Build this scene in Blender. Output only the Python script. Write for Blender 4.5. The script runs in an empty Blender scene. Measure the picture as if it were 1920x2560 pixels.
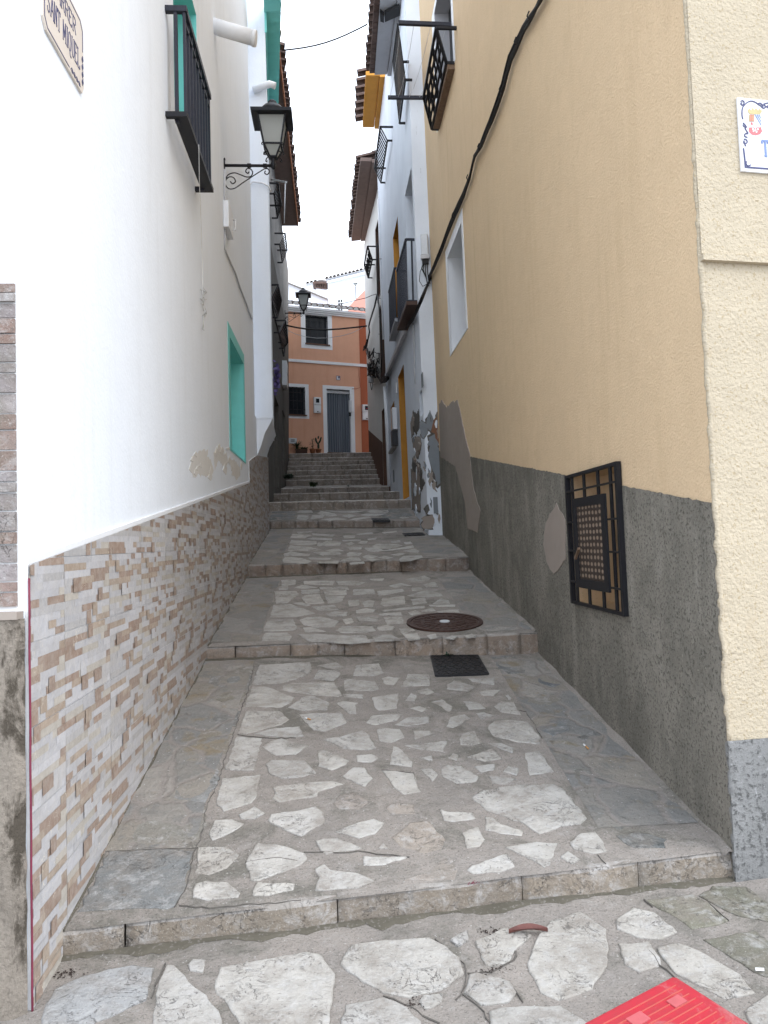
import bpy, math, random
from mathutils import Vector, Matrix, noise as mnoise
rnd = random.Random(11)
V = Vector
scene = bpy.context.scene
COL = scene.collection

# ------------------------------------------------------------------ camera
F = 1950.0
ROLL, PITCH, YAW = math.radians(1.43), math.atan2(73, F), math.radians(3.67)
CAM = V((0, 0, 1.6))
fwd = V((math.sin(YAW)*math.cos(PITCH), math.cos(YAW)*math.cos(PITCH), math.sin(PITCH)))
right0 = V((math.cos(YAW), -math.sin(YAW), 0)); up0 = right0.cross(fwd)
_c, _s = math.cos(ROLL), math.sin(ROLL)
CR = right0*_c - up0*_s; CU = right0*_s + up0*_c
cd = bpy.data.cameras.new('camera'); cam = bpy.data.objects.new('camera', cd); COL.objects.link(cam)
cd.sensor_fit = 'VERTICAL'; cd.sensor_height = 24; cd.lens = F/2560*24; cd.clip_end = 500; cd.clip_start = 0.05
m = Matrix((CR, CU, -fwd)).transposed().to_4x4(); m.translation = CAM; cam.matrix_world = m
scene.camera = cam

def ray(u, v): return fwd + CR*((u-960)/F) - CU*((v-1280)/F)
def onx(u, v, x): r = ray(u, v); return CAM + r*((x-CAM.x)/r.x)
def ony(u, v, y): r = ray(u, v); return CAM + r*((y-CAM.y)/r.y)
def onz(u, v, z): r = ray(u, v); return CAM + r*((z-CAM.z)/r.z)
# survey frames of the reference: origin x, y and magnification
ZZ = {1:(0,0,2.183),2:(640,0,3.318),3:(640,560,3.318),4:(640,1000,2.765),5:(1000,0,1.803),6:(1040,900,1.701),7:(0,650,2.183),
 8:(0,1500,1.728),9:(400,1300,1.508),10:(400,1900,1.0914),11:(700,680,4.608),12:(880,0,4.808),13:(880,440,5.265),14:(900,840,4.254),
 15:(1380,1120,4.808),16:(1060,500,5.267),17:(1720,200,4.425),18:(400,0,4.253),19:(640,380,5.825),20:(640,700,4.1),21:(0,0,7.54),
 22:(0,1380,1.875),23:(720,660,7.9),24:(1000,1500,4.608),25:(1450,2400,3.53),26:(900,640,6.145),27:(640,1380,2.183),28:(680,1230,3.318),
 'A':(450,1600,2.212),'B':(1000,1600,2.212),'C':(400,1950,2.212),'D':(1000,1950,2.212),'E':(100,2260,1.728),'F':(960,2160,1.728),'G':(100,1600,2.765)}
def q(i, x, y): a, b, s = ZZ[i]; return a+x/s, b+y/s

class Seg:
    """a wall face: a plan line p0-p1, n points out into the street, lean = metres out per metre up"""
    def __init__(s, p0, p1, out, lean=0.0, leandir=(0, 0), zr=1.5):
        s.p0 = V((p0[0], p0[1], 0)); s.p1 = V((p1[0], p1[1], 0)); s.L = (s.p1-s.p0).length
        s.d = (s.p1-s.p0)/s.L; n = V((s.d.y, -s.d.x, 0)); s.n = n if n.dot(V((out[0], out[1], 0))) > 0 else -n
        s.lv = V((leandir[0]*lean, leandir[1]*lean, 0)); s.zr = zr
        s.N = s.d.cross(s.lv + V((0, 0, 1)))
    def P(s, t, z, d=0.0): return s.p0 + s.d*t + s.n*d + s.lv*(z-s.zr) + V((0, 0, z))
    def hit(s, u, v, d=0.0):
        o = s.P(0, s.zr, d); r = ray(u, v); k = s.N.dot(o-CAM)/s.N.dot(r); w = CAM + r*k
        return (w - o - s.lv*(w.z-s.zr)).dot(s.d), w.z
    def W(s, u, v, d=0.0, e=0.0):
        t, z = s.hit(u, v, d); return s.P(t, z, d+e)
def pick(poly, u, v, d=0.0):
    for g in poly:
        t, z = g.hit(u, v, d)
        if -0.02 <= t <= g.L+0.02: return g
    return poly[-1] if poly[-1].hit(u, v, d)[0] > 0 else poly[0]

SA = Seg((-1.1, 2.85), (-1.1, 11.2), (1, 0))
SB = Seg((-1.1, 11.2), (-1.1, 13.2), (1, 0))
SBo = Seg((-.86, 11.4), (-.97, 13.2), (1, 0))
SC = [Seg((-1.28, 13.2), (-1.40, 24.2), (1, 0), .0172, (1, 0))]
SAf = Seg((-1.1, 2.85), (-3.6, 2.85), (0, -1))
SR = Seg((1.72, 3.42), (1.72, 12.3), (-1, 0), .0172, (-1, 0))
SRf = Seg((1.72, 3.42), (5.2, 3.91), (0, -1), .0172, (-1, 0))
LD = .0172
SD = [Seg((1.72, 12.3), (1.50, 12.35), (0, -1), LD, (-1, 0)), Seg((1.50, 12.35), (1.44, 19.3), (-1, 0), LD, (-1, 0))]
SE = [Seg((1.44, 19.3), (1.15, 24.4), (-1, 0), .002, (-1, 0))]
SF = Seg((-2.6, 23.55), (2.2, 25.3), (0, -1))

# ------------------------------------------------------------------ mesh builder
ORG = {}
class MB:
    def __init__(s): s.v = []; s.f = []; s.mi = []; s.c = []; s.sm = []
    def face(s, pts, mi=0, col=(1, 1, 1), smooth=False):
        b = len(s.v); s.v += [tuple(p) for p in pts]; s.f.append(list(range(b, b+len(pts)))); s.mi.append(mi); s.c.append(col); s.sm.append(smooth)
    def idx(s, pts): b = len(s.v); s.v += [tuple(p) for p in pts]; return list(range(b, b+len(pts)))
    def fi(s, ids, mi=0, col=(1, 1, 1), smooth=False): s.f.append(list(ids)); s.mi.append(mi); s.c.append(col); s.sm.append(smooth)
    def hexa(s, a, b, mi=0, col=(1, 1, 1)):
        """a: 4 pts of one face, b: the matching 4 of the opposite face"""
        s.fi_q(a, b, mi, col)
    def fi_q(s, a, b, mi, col):
        i = s.idx(a); j = s.idx(b); n = len(a)
        s.fi(i, mi, col); s.fi(j[::-1], mi, col)
        for k in range(n): s.fi([i[k], j[k], j[(k+1) % n], i[(k+1) % n]], mi, col)
    def prism(s, pts, off, mi=0, col=(1, 1, 1)): s.fi_q(pts, [V(p)+V(off) for p in pts], mi, col)
    def box(s, c, ax, ay, az, mi=0, col=(1, 1, 1)):
        c, ax, ay, az = V(c), V(ax), V(ay), V(az)
        a = [c-ax-ay-az, c+ax-ay-az, c+ax+ay-az, c-ax+ay-az]; s.fi_q(a, [p+2*az for p in a], mi, col)
    def sbox(s, g, t0, t1, z0, z1, d0, d1, mi=0, col=(1, 1, 1)):
        a = [g.P(t0, z0, d0), g.P(t1, z0, d0), g.P(t1, z1, d0), g.P(t0, z1, d0)]
        b = [g.P(t0, z0, d1), g.P(t1, z0, d1), g.P(t1, z1, d1), g.P(t0, z1, d1)]
        s.fi_q(a, b, mi, col)
    def tube(s, pts, r, n=6, mi=0, col=(1, 1, 1), cap=True, smooth=True):
        pts = [V(p) for p in pts]; rs = r if isinstance(r, (list, tuple)) else [r]*len(pts); rings = []; up = None
        for i, p in enumerate(pts):
            t = (pts[min(i+1, len(pts)-1)] - pts[max(i-1, 0)])
            t = t.normalized() if t.length > 1e-9 else V((0, 0, 1))
            if up is None: up = t.orthogonal().normalized()
            up = (up - t*up.dot(t)); up = up.normalized() if up.length > 1e-6 else t.orthogonal().normalized()
            w = t.cross(up)
            rings.append(s.idx([p + up*(rs[i]*math.cos(2*math.pi*k/n)) + w*(rs[i]*math.sin(2*math.pi*k/n)) for k in range(n)]))
        for a, b in zip(rings, rings[1:]):
            for k in range(n): s.fi([a[k], a[(k+1) % n], b[(k+1) % n], b[k]], mi, col, smooth)
        if cap: s.fi(rings[0][::-1], mi, col); s.fi(rings[-1], mi, col)
    def bar(s, a, b, w, h, upv=(0, 0, 1), mi=0, col=(1, 1, 1)):
        a, b = V(a), V(b); t = (b-a).normalized(); u = V(upv); x = t.cross(u)
        if x.length < 1e-5: x = t.orthogonal()
        x.normalize(); u = x.cross(t).normalized()
        A = [a-x*w-u*h, a+x*w-u*h, a+x*w+u*h, a-x*w+u*h]; s.fi_q(A, [p+(b-a) for p in A], mi, col)
    def lathe(s, o, prof, n=16, mi=0, col=(1, 1, 1), sq=0):
        rings = []
        for r, z in prof: rings.append(s.idx([V(o)+V((r*math.cos(2*math.pi*k/n+sq), r*math.sin(2*math.pi*k/n+sq), z)) for k in range(n)]))
        for a, b in zip(rings, rings[1:]):
            for k in range(n): s.fi([a[k], a[(k+1) % n], b[(k+1) % n], b[k]], mi, col, n > 6)
        s.fi(rings[0][::-1], mi, col); s.fi(rings[-1], mi, col)
    def build(s, name, mats, parent=None, bevel=0):
        if not isinstance(mats, (list, tuple)): mats = [mats]
        o0 = ORG.get(parent.name, V((0, 0, 0))) if parent else V((0, 0, 0))
        me = bpy.data.meshes.new(name); me.from_pydata([V(p)-o0 for p in s.v], [], s.f)
        for mt in mats: me.materials.append(mt)
        me.polygons.foreach_set('material_index', s.mi); me.polygons.foreach_set('use_smooth', s.sm)
        if any(c != (1, 1, 1) for c in s.c):
            ca = me.color_attributes.new('Col', 'FLOAT_COLOR', 'CORNER'); k = 0; buf = []
            for f, c in zip(s.f, s.c): buf += [c[0], c[1], c[2], 1.0]*len(f)
            ca.data.foreach_set('color', buf)
        me.update()
        o = bpy.data.objects.new(name, me); COL.objects.link(o)
        if parent: o.parent = parent; ORG[o.name] = o0
        else: ORG[o.name] = o0
        if bevel:
            b = o.modifiers.new('bevel', 'BEVEL'); b.width = bevel; b.segments = 2; b.limit_method = 'ANGLE'
        return o
def thing(name, label, cat, loc=(0, 0, 0), group=None):
    o = bpy.data.objects.new(name, None); COL.objects.link(o); o.location = loc; o.empty_display_size = .1
    ORG[o.name] = V(loc); o['label'] = label; o['category'] = cat
    if group: o['group'] = group
    return o
def tag(o, label, cat, group=None):
    o['label'] = label; o['category'] = cat
    if group: o['group'] = group
    return o
def struct(o, kind='structure'): o['kind'] = kind; return o

# ------------------------------------------------------------------ materials
class NT:
    def __init__(s, name):
        s.m = bpy.data.materials.new(name); s.m.use_nodes = True; s.t = s.m.node_tree; s.t.nodes.clear()
        s.out = s.n('ShaderNodeOutputMaterial'); s.b = s.n('ShaderNodeBsdfPrincipled'); s.l(s.b.outputs[0], s.out.inputs[0])
        s.pos = s.n('ShaderNodeNewGeometry').outputs['Position']
    def n(s, t, **k):
        x = s.t.nodes.new(t)
        for a, b in k.items(): setattr(x, a, b)
        return x
    def l(s, a, b): s.t.links.new(a, b)
    def mapped(s, sc): x = s.n('ShaderNodeMapping'); s.l(s.pos, x.inputs[0]); x.inputs['Scale'].default_value = sc; return x.outputs[0]
    def noise(s, scale, detail=5, rough=.55, vec=None, dist=0):
        x = s.n('ShaderNodeTexNoise'); s.l(vec or s.pos, x.inputs['Vector']); x.inputs['Scale'].default_value = scale
        x.inputs['Detail'].default_value = detail; x.inputs['Roughness'].default_value = rough; x.inputs['Distortion'].default_value = dist; return x.outputs[0]
    def voro(s, scale, feature='F1', vec=None):
        x = s.n('ShaderNodeTexVoronoi', feature=feature); s.l(vec or s.pos, x.inputs['Vector']); x.inputs['Scale'].default_value = scale; return x
    def ramp(s, f, a, b, lo=0., hi=1.):
        x = s.n('ShaderNodeMapRange'); s.l(f, x.inputs[0]); x.inputs[1].default_value = a; x.inputs[2].default_value = b
        x.inputs[3].default_value = lo; x.inputs[4].default_value = hi; return x.outputs[0]
    def mix(s, f, a, b, mode='MIX'):
        x = s.n('ShaderNodeMix', data_type='RGBA', blend_type=mode)
        for k, y in ((0, f), (6, a), (7, b)):
            if isinstance(y, (int, float)): x.inputs[k].default_value = y
            elif isinstance(y, tuple): x.inputs[k].default_value = (*y, 1) if len(y) == 3 else y
            else: s.l(y, x.inputs[k])
        return x.outputs[2]
    def math(s, op, a, b=0.):
        x = s.n('ShaderNodeMath', operation=op)
        for k, y in ((0, a), (1, b)):
            if isinstance(y, (int, float)): x.inputs[k].default_value = y
            else: s.l(y, x.inputs[k])
        return x.outputs[0]
    def attr(s): x = s.n('ShaderNodeAttribute', attribute_name='Col'); return x.outputs['Color']
    def col(s, c):
        if isinstance(c, tuple): s.b.inputs['Base Color'].default_value = (*c, 1)
        else: s.l(c, s.b.inputs['Base Color'])
    def bump(s, h, strength=.3, dist=.01):
        x = s.n('ShaderNodeBump'); s.l(h, x.inputs['Height']); x.inputs['Strength'].default_value = strength; x.inputs['Distance'].default_value = dist
        s.l(x.outputs[0], s.b.inputs['Normal'])
    def fin(s, rough=.85, metal=0., spec=.3):
        s.b.inputs['Roughness'].default_value = rough; s.b.inputs['Metallic'].default_value = metal
        s.b.inputs['Specular IOR Level'].default_value = spec; return s.m
def mul(c, k): return tuple(min(1, x*k) for x in c)
def dadomat(name, c, dk, lt, grain=60):
    t = NT(name); v = t.mapped((2.3, 2.3, .42)); cc = t.mix(t.ramp(t.math('ADD', t.math('MULTIPLY', t.noise(1.7, 7, .7, v), .55), t.math('MULTIPLY', t.noise(1.6, 7, .7), .45)), .38, .62), dk, c); cc = t.mix(t.ramp(t.noise(1.1, 7, .7, dist=.4), .48, .66), cc, mul(dk, .9))
    cc = t.mix(t.math('MULTIPLY', t.ramp(t.noise(2.3, 6, .7, v), .56, .74), .6), cc, lt); cc = t.mix(t.ramp(t.noise(grain, 4, .7), .52, .62, 0, .8), cc, mul(dk, .45)); cc = t.mix(t.ramp(t.noise(grain*.8, 3, .6), .64, .7, 0, .5), cc, lt)
    t.col(cc); t.bump(t.math('ADD', t.noise(grain, 5, .7), t.math('MULTIPLY', t.noise(5, 4), 1.5)), 1., .014); return t.fin(.95, 0, .1)
def plaster(name, c, var=.9, blotch=.8, streak=None, grain=90, gstr=.35, gdist=.004, stain=None, speck=None):
    t = NT(name); k = t.noise(1.3, 6, .6)
    cc = t.mix(t.ramp(k, .35, .7), c, mul(c, var))
    cc = t.mix(t.ramp(t.noise(7, 6, .65), .45, .8), cc, mul(c, blotch))
    if streak: # run-off marks of dirt
        v = t.mapped((5, 5, .35)); cc = t.mix(t.math('MULTIPLY', t.ramp(t.noise(1.6, 5, .6, v), .5, .75), t.ramp(t.noise(.5, 3), .4, .62)), cc, streak)
    if stain: cc = t.mix(t.ramp(t.noise(2.3, 8, .7, dist=.6), .6, .72), cc, stain)
    if speck: cc = t.mix(t.ramp(t.noise(grain*1.2, 2, .5), .58, .68), cc, speck)
    t.col(cc); h = t.math('ADD', t.noise(grain, 3, .6), t.math('MULTIPLY', t.noise(4, 3), 1.5)); t.bump(h, gstr, gdist); return t.fin(.92, 0, .15)
def plain(name, c, rough=.6, metal=0., var=.8, scale=20, bump=0., spec=.35):
    t = NT(name); t.col(t.mix(t.ramp(t.noise(scale, 5, .6), .35, .75), c, mul(c, var)))
    if bump: t.bump(t.noise(scale*4, 4), bump, .003)
    return t.fin(rough, metal, spec)

M = {}
M['white'] = plaster('white_plaster', (.82, .865, .925), .97, .96, grain=38, gstr=.3, gdist=.008, streak=(.75, .785, .83), stain=(.79, .825, .87))
M['whiteD'] = plaster('flaking_white_plaster', (.72, .76, .82), .94, .93, streak=(.56, .58, .6), grain=60, gstr=.3)
def flaky():
    t = NT('flaking_white_paint'); v = t.mapped((7, 7, 1.4))
    cc = t.mix(t.ramp(t.noise(1.6, 4), .35, .7), (.77, .81, .87), (.70, .74, .80))
    cc = t.mix(t.ramp(t.noise(2.6, 7, .72, v), .66, .7), cc, (.36, .37, .37))
    t.col(cc); t.bump(t.math('ADD', t.noise(50, 4), t.ramp(t.noise(2.6, 7, .72, v), .66, .69, 0, -3)), .4, .006); return t.fin(.9, 0, .15)
M['whiteD'] = flaky()
M['cream'] = plaster('cream_plaster', (.72, .71, .68), .92, .9, streak=(.56, .54, .5))
M['beige'] = plaster('beige_roughcast', (.71, .535, .345), .94, .92, streak=(.60, .445, .275), grain=75, gstr=.8, gdist=.008, speck=(.61, .455, .29), stain=(.65, .485, .305))
M['beigef'] = plaster('beige_coarse_roughcast', (.53, .455, .34), .94, .9, grain=62, gstr=1., gdist=.012, speck=(.43, .35, .235), stain=(.49, .40, .28))
M['dado'] = dadomat('grey_cement_render', (.315, .292, .25), (.185, .174, .148), (.42, .395, .345), 60)
M['dadof'] = dadomat('grey_cement_roughcast', (.30, .30, .295), (.18, .18, .175), (.42, .42, .42), 42)
M['patch'] = plaster('mortar_repair', (.35, .30, .262), .88, .85, grain=70, gstr=.2)
M['patch2'] = plaster('bare_mortar', (.15, .14, .125), .8, .7, grain=40, gstr=.6)
M['patchb'] = plaster('bluish_mortar', (.24, .26, .28), .85, .8, grain=50, gstr=.4)
M['brickp'] = plaster('exposed_brick', (.27, .14, .09), .7, .7, grain=18, gstr=.9, gdist=.015)
M['tan'] = plaster('bare_tan_plaster', (.73, .71, .675), .96, .92, grain=40, gstr=.4, stain=(.78, .80, .82))
M['teal'] = plain('teal_paint', (.21, .64, .61), .55, var=.9, scale=6, bump=.1)
M['ochre'] = plain('ochre_paint', (.60, .27, .035), .6, var=.88, scale=5, bump=.1)
M['orange'] = plaster('orange_plaster', (.72, .40, .27), .93, .92, streak=(.62, .32, .2), grain=60, gstr=.3)
M['redband'] = plaster('red_plaster', (.40, .125, .065), .92, .9, grain=60, gstr=.3)
M['pinkw'] = plaster('pink_plaster', (.66, .33, .27), .95, .92)
M['stonew'] = plaster('grey_rubble_plaster', (.30, .29, .275), .75, .7, streak=(.17, .165, .15), grain=25, gstr=.7, gdist=.015, stain=(.15, .14, .13))
M['stonelow'] = plaster('dark_rubble_plaster', (.155, .145, .128), .75, .7, streak=(.10, .095, .088), grain=25, gstr=.8, gdist=.015, stain=(.18, .17, .155))
M['brown'] = plaster('brown_plaster', (.145, .085, .062), .85, .85, grain=60, gstr=.3)
M['whitep'] = plain('white_paint', (.8, .81, .83), .6, var=.96, scale=8)
M['black'] = plain('black_iron', (.018, .018, .022), .5, .3, var=.7, scale=40, bump=.2)
M['iron2'] = plain('dark_blue_iron', (.03, .032, .045), .5, .2, var=.7, scale=40)
M['rubber'] = plain('black_cable', (.016, .015, .015), .6, 0, var=.6, scale=30)
M['pvc'] = plain('grey_pvc', (.55, .55, .56), .5, var=.9)
M['pvcw'] = plain('white_pvc', (.78, .79, .81), .5, var=.95)
M['dark'] = plain('dark_interior', (.02, .02, .022), .4, var=.7)
M['wood'] = plain('dark_brown_wood', (.085, .045, .03), .6, var=.7, scale=14, bump=.3)
M['bamboo'] = plain('weathered_bamboo', (.20, .13, .085), .7, var=.6, scale=25, bump=.3)
M['soffit'] = plain('brown_boards', (.23, .165, .14), .7, var=.8, scale=9, bump=.2)
M['gsoffit'] = plaster('grey_soffit', (.42, .42, .44), .9, .85, grain=40, gstr=.25)
M['terra'] = plain('terracotta', (.42, .17, .08), .8, var=.65, scale=14, bump=.3)
M['terrad'] = plain('weathered_terracotta', (.13, .085, .07), .85, var=.6, scale=12, bump=.3)
M['mort'] = plain('white_mortar', (.74, .74, .74), .85, var=.88)
M['rust'] = plain('rusty_cast_iron', (.085, .048, .038), .55, .5, var=.6, scale=30, bump=.3)
M['iron3'] = plain('cast_iron', (.035, .034, .036), .5, .5, var=.6, scale=50, bump=.3)
def redmat():
    t = NT('scuffed_red_plastic'); cc = t.mix(t.ramp(t.noise(9, 7, .7), .4, .7), (.46, .028, .045), (.36, .04, .05)); cc = t.mix(t.ramp(t.noise(5, 8, .75, dist=.6), .54, .68, 0, .6), cc, (.42, .22, .21)); cc = t.mix(t.ramp(t.noise(70, 3, .6), .64, .72, 0, .7), cc, (.2, .06, .06)); t.col(cc); t.bump(t.noise(60, 4), .25, .004); return t.fin(.6, 0, .3)
M['red'] = redmat()
M['redl'] = plain('pale_red_plastic', (.52, .12, .13), .5, var=.85)
M['redy'] = plain('worn_ridge', (.52, .11, .09), .5, var=.85)
M['greyc'] = (lambda t: (t.col(t.attr()), t.fin(.9, 0, .1))[1])(NT('striped_grey_fabric'))
M['metalbox'] = plain('grey_enamel', (.62, .64, .66), .4, .1, var=.92)
M['navy'] = plain('navy_glaze', (.055, .06, .16), .35, var=.7, scale=60)
M['plaq'] = plain('ivory_tile', (.72, .64, .56), .3, var=.94)
M['plaqw'] = plain('white_glazed_tile', (.78, .79, .82), .25, var=.96)
M['cred'] = plain('crest_red', (.62, .16, .17), .4); M['cyel'] = plain('crest_gold', (.5, .42, .2), .4); M['cblue'] = plain('crest_blue', (.18, .25, .46), .4)
M['leafg'] = plain('green_leaf', (.05, .085, .03), .6, var=.6, scale=30)
M['leafd'] = plain('dark_green_leaf', (.03, .055, .03), .6, var=.6, scale=30)
M['purple'] = plain('purple_petal', (.17, .13, .34), .6, var=.7, scale=40)
M['leafb'] = plain('dry_leaf', (.15, .055, .045), .6, var=.6, scale=60, bump=.3)
M['debris'] = plain('dark_debris', (.05, .035, .03), .9, var=.5, scale=90)
M['dirt'] = plaster('dirt_contact_shade', (.12, .108, .085), .8, .7, grain=60, gstr=.8, stain=(.085, .085, .06), speck=(.17, .155, .135))
M['joint'] = plain('dirty_joint', (.13, .118, .105), .95, var=.6, scale=40)
M['string'] = plain('white_string', (.75, .75, .73), .8)
M['but'] = plain('cigarette_paper', (.55, .28, .1), .8); M['whit'] = plain('white_scrap', (.8, .8, .8), .8)
M['concrete'] = plain('old_concrete', (.33, .31, .29), .9, var=.8, scale=12, bump=.4)
M['maroon'] = plain('maroon_sealant', (.2, .03, .06), .6)
def glassmat(name, c, rough=.1):
    t = NT(name); t.col(c); return t.fin(rough, 0, .5)
M['glass'] = glassmat('dark_window_glass', (.02, .024, .03), .08)
def frosted():
    t = NT('frosted_lantern_glass'); a = t.n('ShaderNodeBsdfTranslucent'); a.inputs[0].default_value = (.75, .78, .76, 1)
    t.col((.6, .62, .6)); t.b.inputs['Roughness'].default_value = .3
    mx = t.n('ShaderNodeMixShader'); mx.inputs[0].default_value = .55; t.l(t.b.outputs[0], mx.inputs[1]); t.l(a.outputs[0], mx.inputs[2]); t.l(mx.outputs[0], t.out.inputs[0]); return t.m
M['frost'] = frosted()
def tilemat():
    t = NT('printed_stone_tile'); a = t.attr()
    cc = t.mix(t.ramp(t.noise(26, 6, .7), .4, .75), a, t.mix(.35, a, (.66, .62, .56)))
    cc = t.mix(t.ramp(t.noise(60, 4, .7), .55, .72, 0, .6), cc, t.mix(.4, a, (.22, .17, .13)))
    vv = t.noise(9, 2, .5, dist=1.6); w = t.ramp(t.math('ABSOLUTE', t.math('SUBTRACT', vv, .5)), 0, .006, 1, 0)
    cc = t.mix(t.math('MULTIPLY', w, t.ramp(t.noise(2.5, 2), .52, .6)), cc, (.74, .68, .56))
    cc = t.mix(t.ramp(t.noise(1.4, 7, .7), .5, .7, 0, .35), cc, (.30, .27, .24)); t.col(cc); t.bump(t.math('ADD', t.noise(40, 5), t.math('MULTIPLY', t.noise(16, 4), 2.)), .35, .006); return t.fin(.42, 0, .35)
M['tile'] = tilemat()
def stonemat(name='pale_limestone', rough=.8):
    t = NT(name); a = t.attr()
    cc = t.mix(t.ramp(t.noise(5, 8, .72, dist=.3), .42, .66), a, t.mix(.75, a, (.24, .21, .18)))
    cc = t.mix(t.ramp(t.noise(13, 8, .75, dist=.5), .5, .68, 0, .85), cc, t.mix(.7, a, (.50, .49, .48)))
    cc = t.mix(t.ramp(t.noise(2.1, 6, .7), .56, .72, 0, .55), cc, (.20, .18, .15))
    cc = t.mix(t.ramp(t.noise(60, 3, .65), .62, .7, 0, .75), cc, (.15, .14, .13))
    cc = t.mix(t.ramp(t.noise(150, 2, .6), .62, .7, 0, .4), cc, (.6, .58, .55))
    v = t.noise(11, 5, .65, dist=.8); w = t.ramp(t.math('ABSOLUTE', t.math('SUBTRACT', v, .5)), 0, .010, 1, 0)
    w2 = t.math('MULTIPLY', w, t.ramp(t.noise(4, 2), .48, .58))
    cc = t.mix(t.math('MULTIPLY', w2, .8), cc, (.10, .095, .09)); t.col(cc)
    h = t.math('ADD', t.noise(34, 7, .75), t.math('MULTIPLY', t.noise(8, 5, .65), 2.6)); h = t.math('SUBTRACT', h, t.math('MULTIPLY', w2, 1.)); t.bump(h, .75, .016); return t.fin(rough, 0, .25)
M['stone'] = stonemat()
def mortar():
    t = NT('paving_mortar'); cc = t.mix(t.ramp(t.noise(2.6, 7, .7), .38, .64), (.355, .318, .285), (.285, .26, .236))
    cc = t.mix(t.ramp(t.noise(1.9, 8, .74, dist=.6), .5, .62, 0, .85), cc, (.185, .175, .15))
    cc = t.mix(t.ramp(t.noise(9, 7, .75, dist=.4), .54, .66, 0, .6), cc, (.40, .37, .345))
    cc = t.mix(t.ramp(t.noise(120, 3, .65), .56, .68, 0, .75), cc, (.11, .10, .09))
    cc = t.mix(t.ramp(t.noise(75, 2, .6), .66, .72, 0, .7), cc, (.55, .53, .5))
    t.col(cc); t.bump(t.math('ADD', t.noise(80, 6, .75), t.math('MULTIPLY', t.noise(12, 6, .65), 2.6)), .85, .014); return t.fin(.92, 0, .15)
def wornslab():
    t = NT('worn_side_slabs'); wv = t.n('ShaderNodeVectorMath', operation='MULTIPLY_ADD'); nz = t.n('ShaderNodeTexNoise'); nz.inputs['Scale'].default_value = 3.5; nz.inputs['Detail'].default_value = 5; t.l(t.pos, nz.inputs['Vector'])
    t.l(nz.outputs['Color'], wv.inputs[0]); wv.inputs[1].default_value = (.22, .22, 0); t.l(t.pos, wv.inputs[2])
    x = t.n('ShaderNodeMapping'); t.l(wv.outputs[0], x.inputs[0]); x.inputs['Scale'].default_value = (3.4, 2.6, .001); vec = x.outputs[0]
    e = t.voro(1., 'DISTANCE_TO_EDGE', vec).outputs[0]; c = t.voro(1., 'F1', vec).outputs['Color']; sp = t.n('ShaderNodeSeparateColor'); t.l(c, sp.inputs[0])
    cc = t.mix(t.ramp(sp.outputs[0], .2, .8), (.225, .22, .21), (.275, .248, .212)); cc = t.mix(t.ramp(sp.outputs[1], .5, .9), cc, (.325, .30, .27))
    cc = t.mix(t.ramp(t.noise(6, 8, .75, dist=.5), .48, .64, 0, .7), cc, (.17, .17, .165)); cc = t.mix(t.ramp(t.noise(3, 6, .7), .56, .66, 0, .7), cc, (.25, .195, .12))
    edge = t.ramp(t.math('ADD', e, t.math('MULTIPLY', t.noise(20, 5), .06)), .05, .10, 1, 0); cc = t.mix(t.math('MULTIPLY', edge, .8), cc, (.27, .242, .22))
    cc = t.mix(t.ramp(t.noise(85, 3, .65), .6, .7, 0, .7), cc, (.10, .095, .09)); cc = t.mix(t.ramp(t.noise(60, 2, .6), .70, .74), cc, (.6, .6, .6)); t.col(cc)
    t.bump(t.math('SUBTRACT', t.math('ADD', t.noise(40, 6, .75), t.math('MULTIPLY', t.noise(9, 5, .65), 2.5)), t.math('MULTIPLY', edge, .6)), .8, .014); return t.fin(.8, 0, .25)
M['slab'] = wornslab()
M['mortar'] = mortar()
def rubble():
    t = NT('broken_plaster_rubble'); a = t.noise(9, 8, .7, t.mapped((1, 1, .45)), .25)
    cc = t.mix(t.ramp(a, .40, .50), (.10, .085, .068), (.30, .262, .22)); cc = t.mix(t.ramp(t.noise(3.1, 5), .62, .68), cc, (.42, .25, .18))
    cc = t.mix(t.ramp(t.noise(4.3, 5), .6, .68), cc, (.5, .44, .33)); t.col(cc)
    t.bump(t.math('ADD', a, t.math('MULTIPLY', t.noise(40, 5), .3)), 1., .05); return t.fin(.95, 0, .1)
M['rubble'] = rubble()
def lattice():
    t = NT('perforated_brown_panel'); v = t.mapped((0, 15, 24)); x = t.voro(1., 'F1', v); x.inputs['Randomness'].default_value = .12
    t.col(t.mix(t.ramp(x.outputs[0], .26, .36), (.24, .18, .135), (.045, .032, .025))); t.bump(x.outputs[0], .4, .01); return t.fin(.6, 0, .3)
M['lattice'] = lattice()

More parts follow.
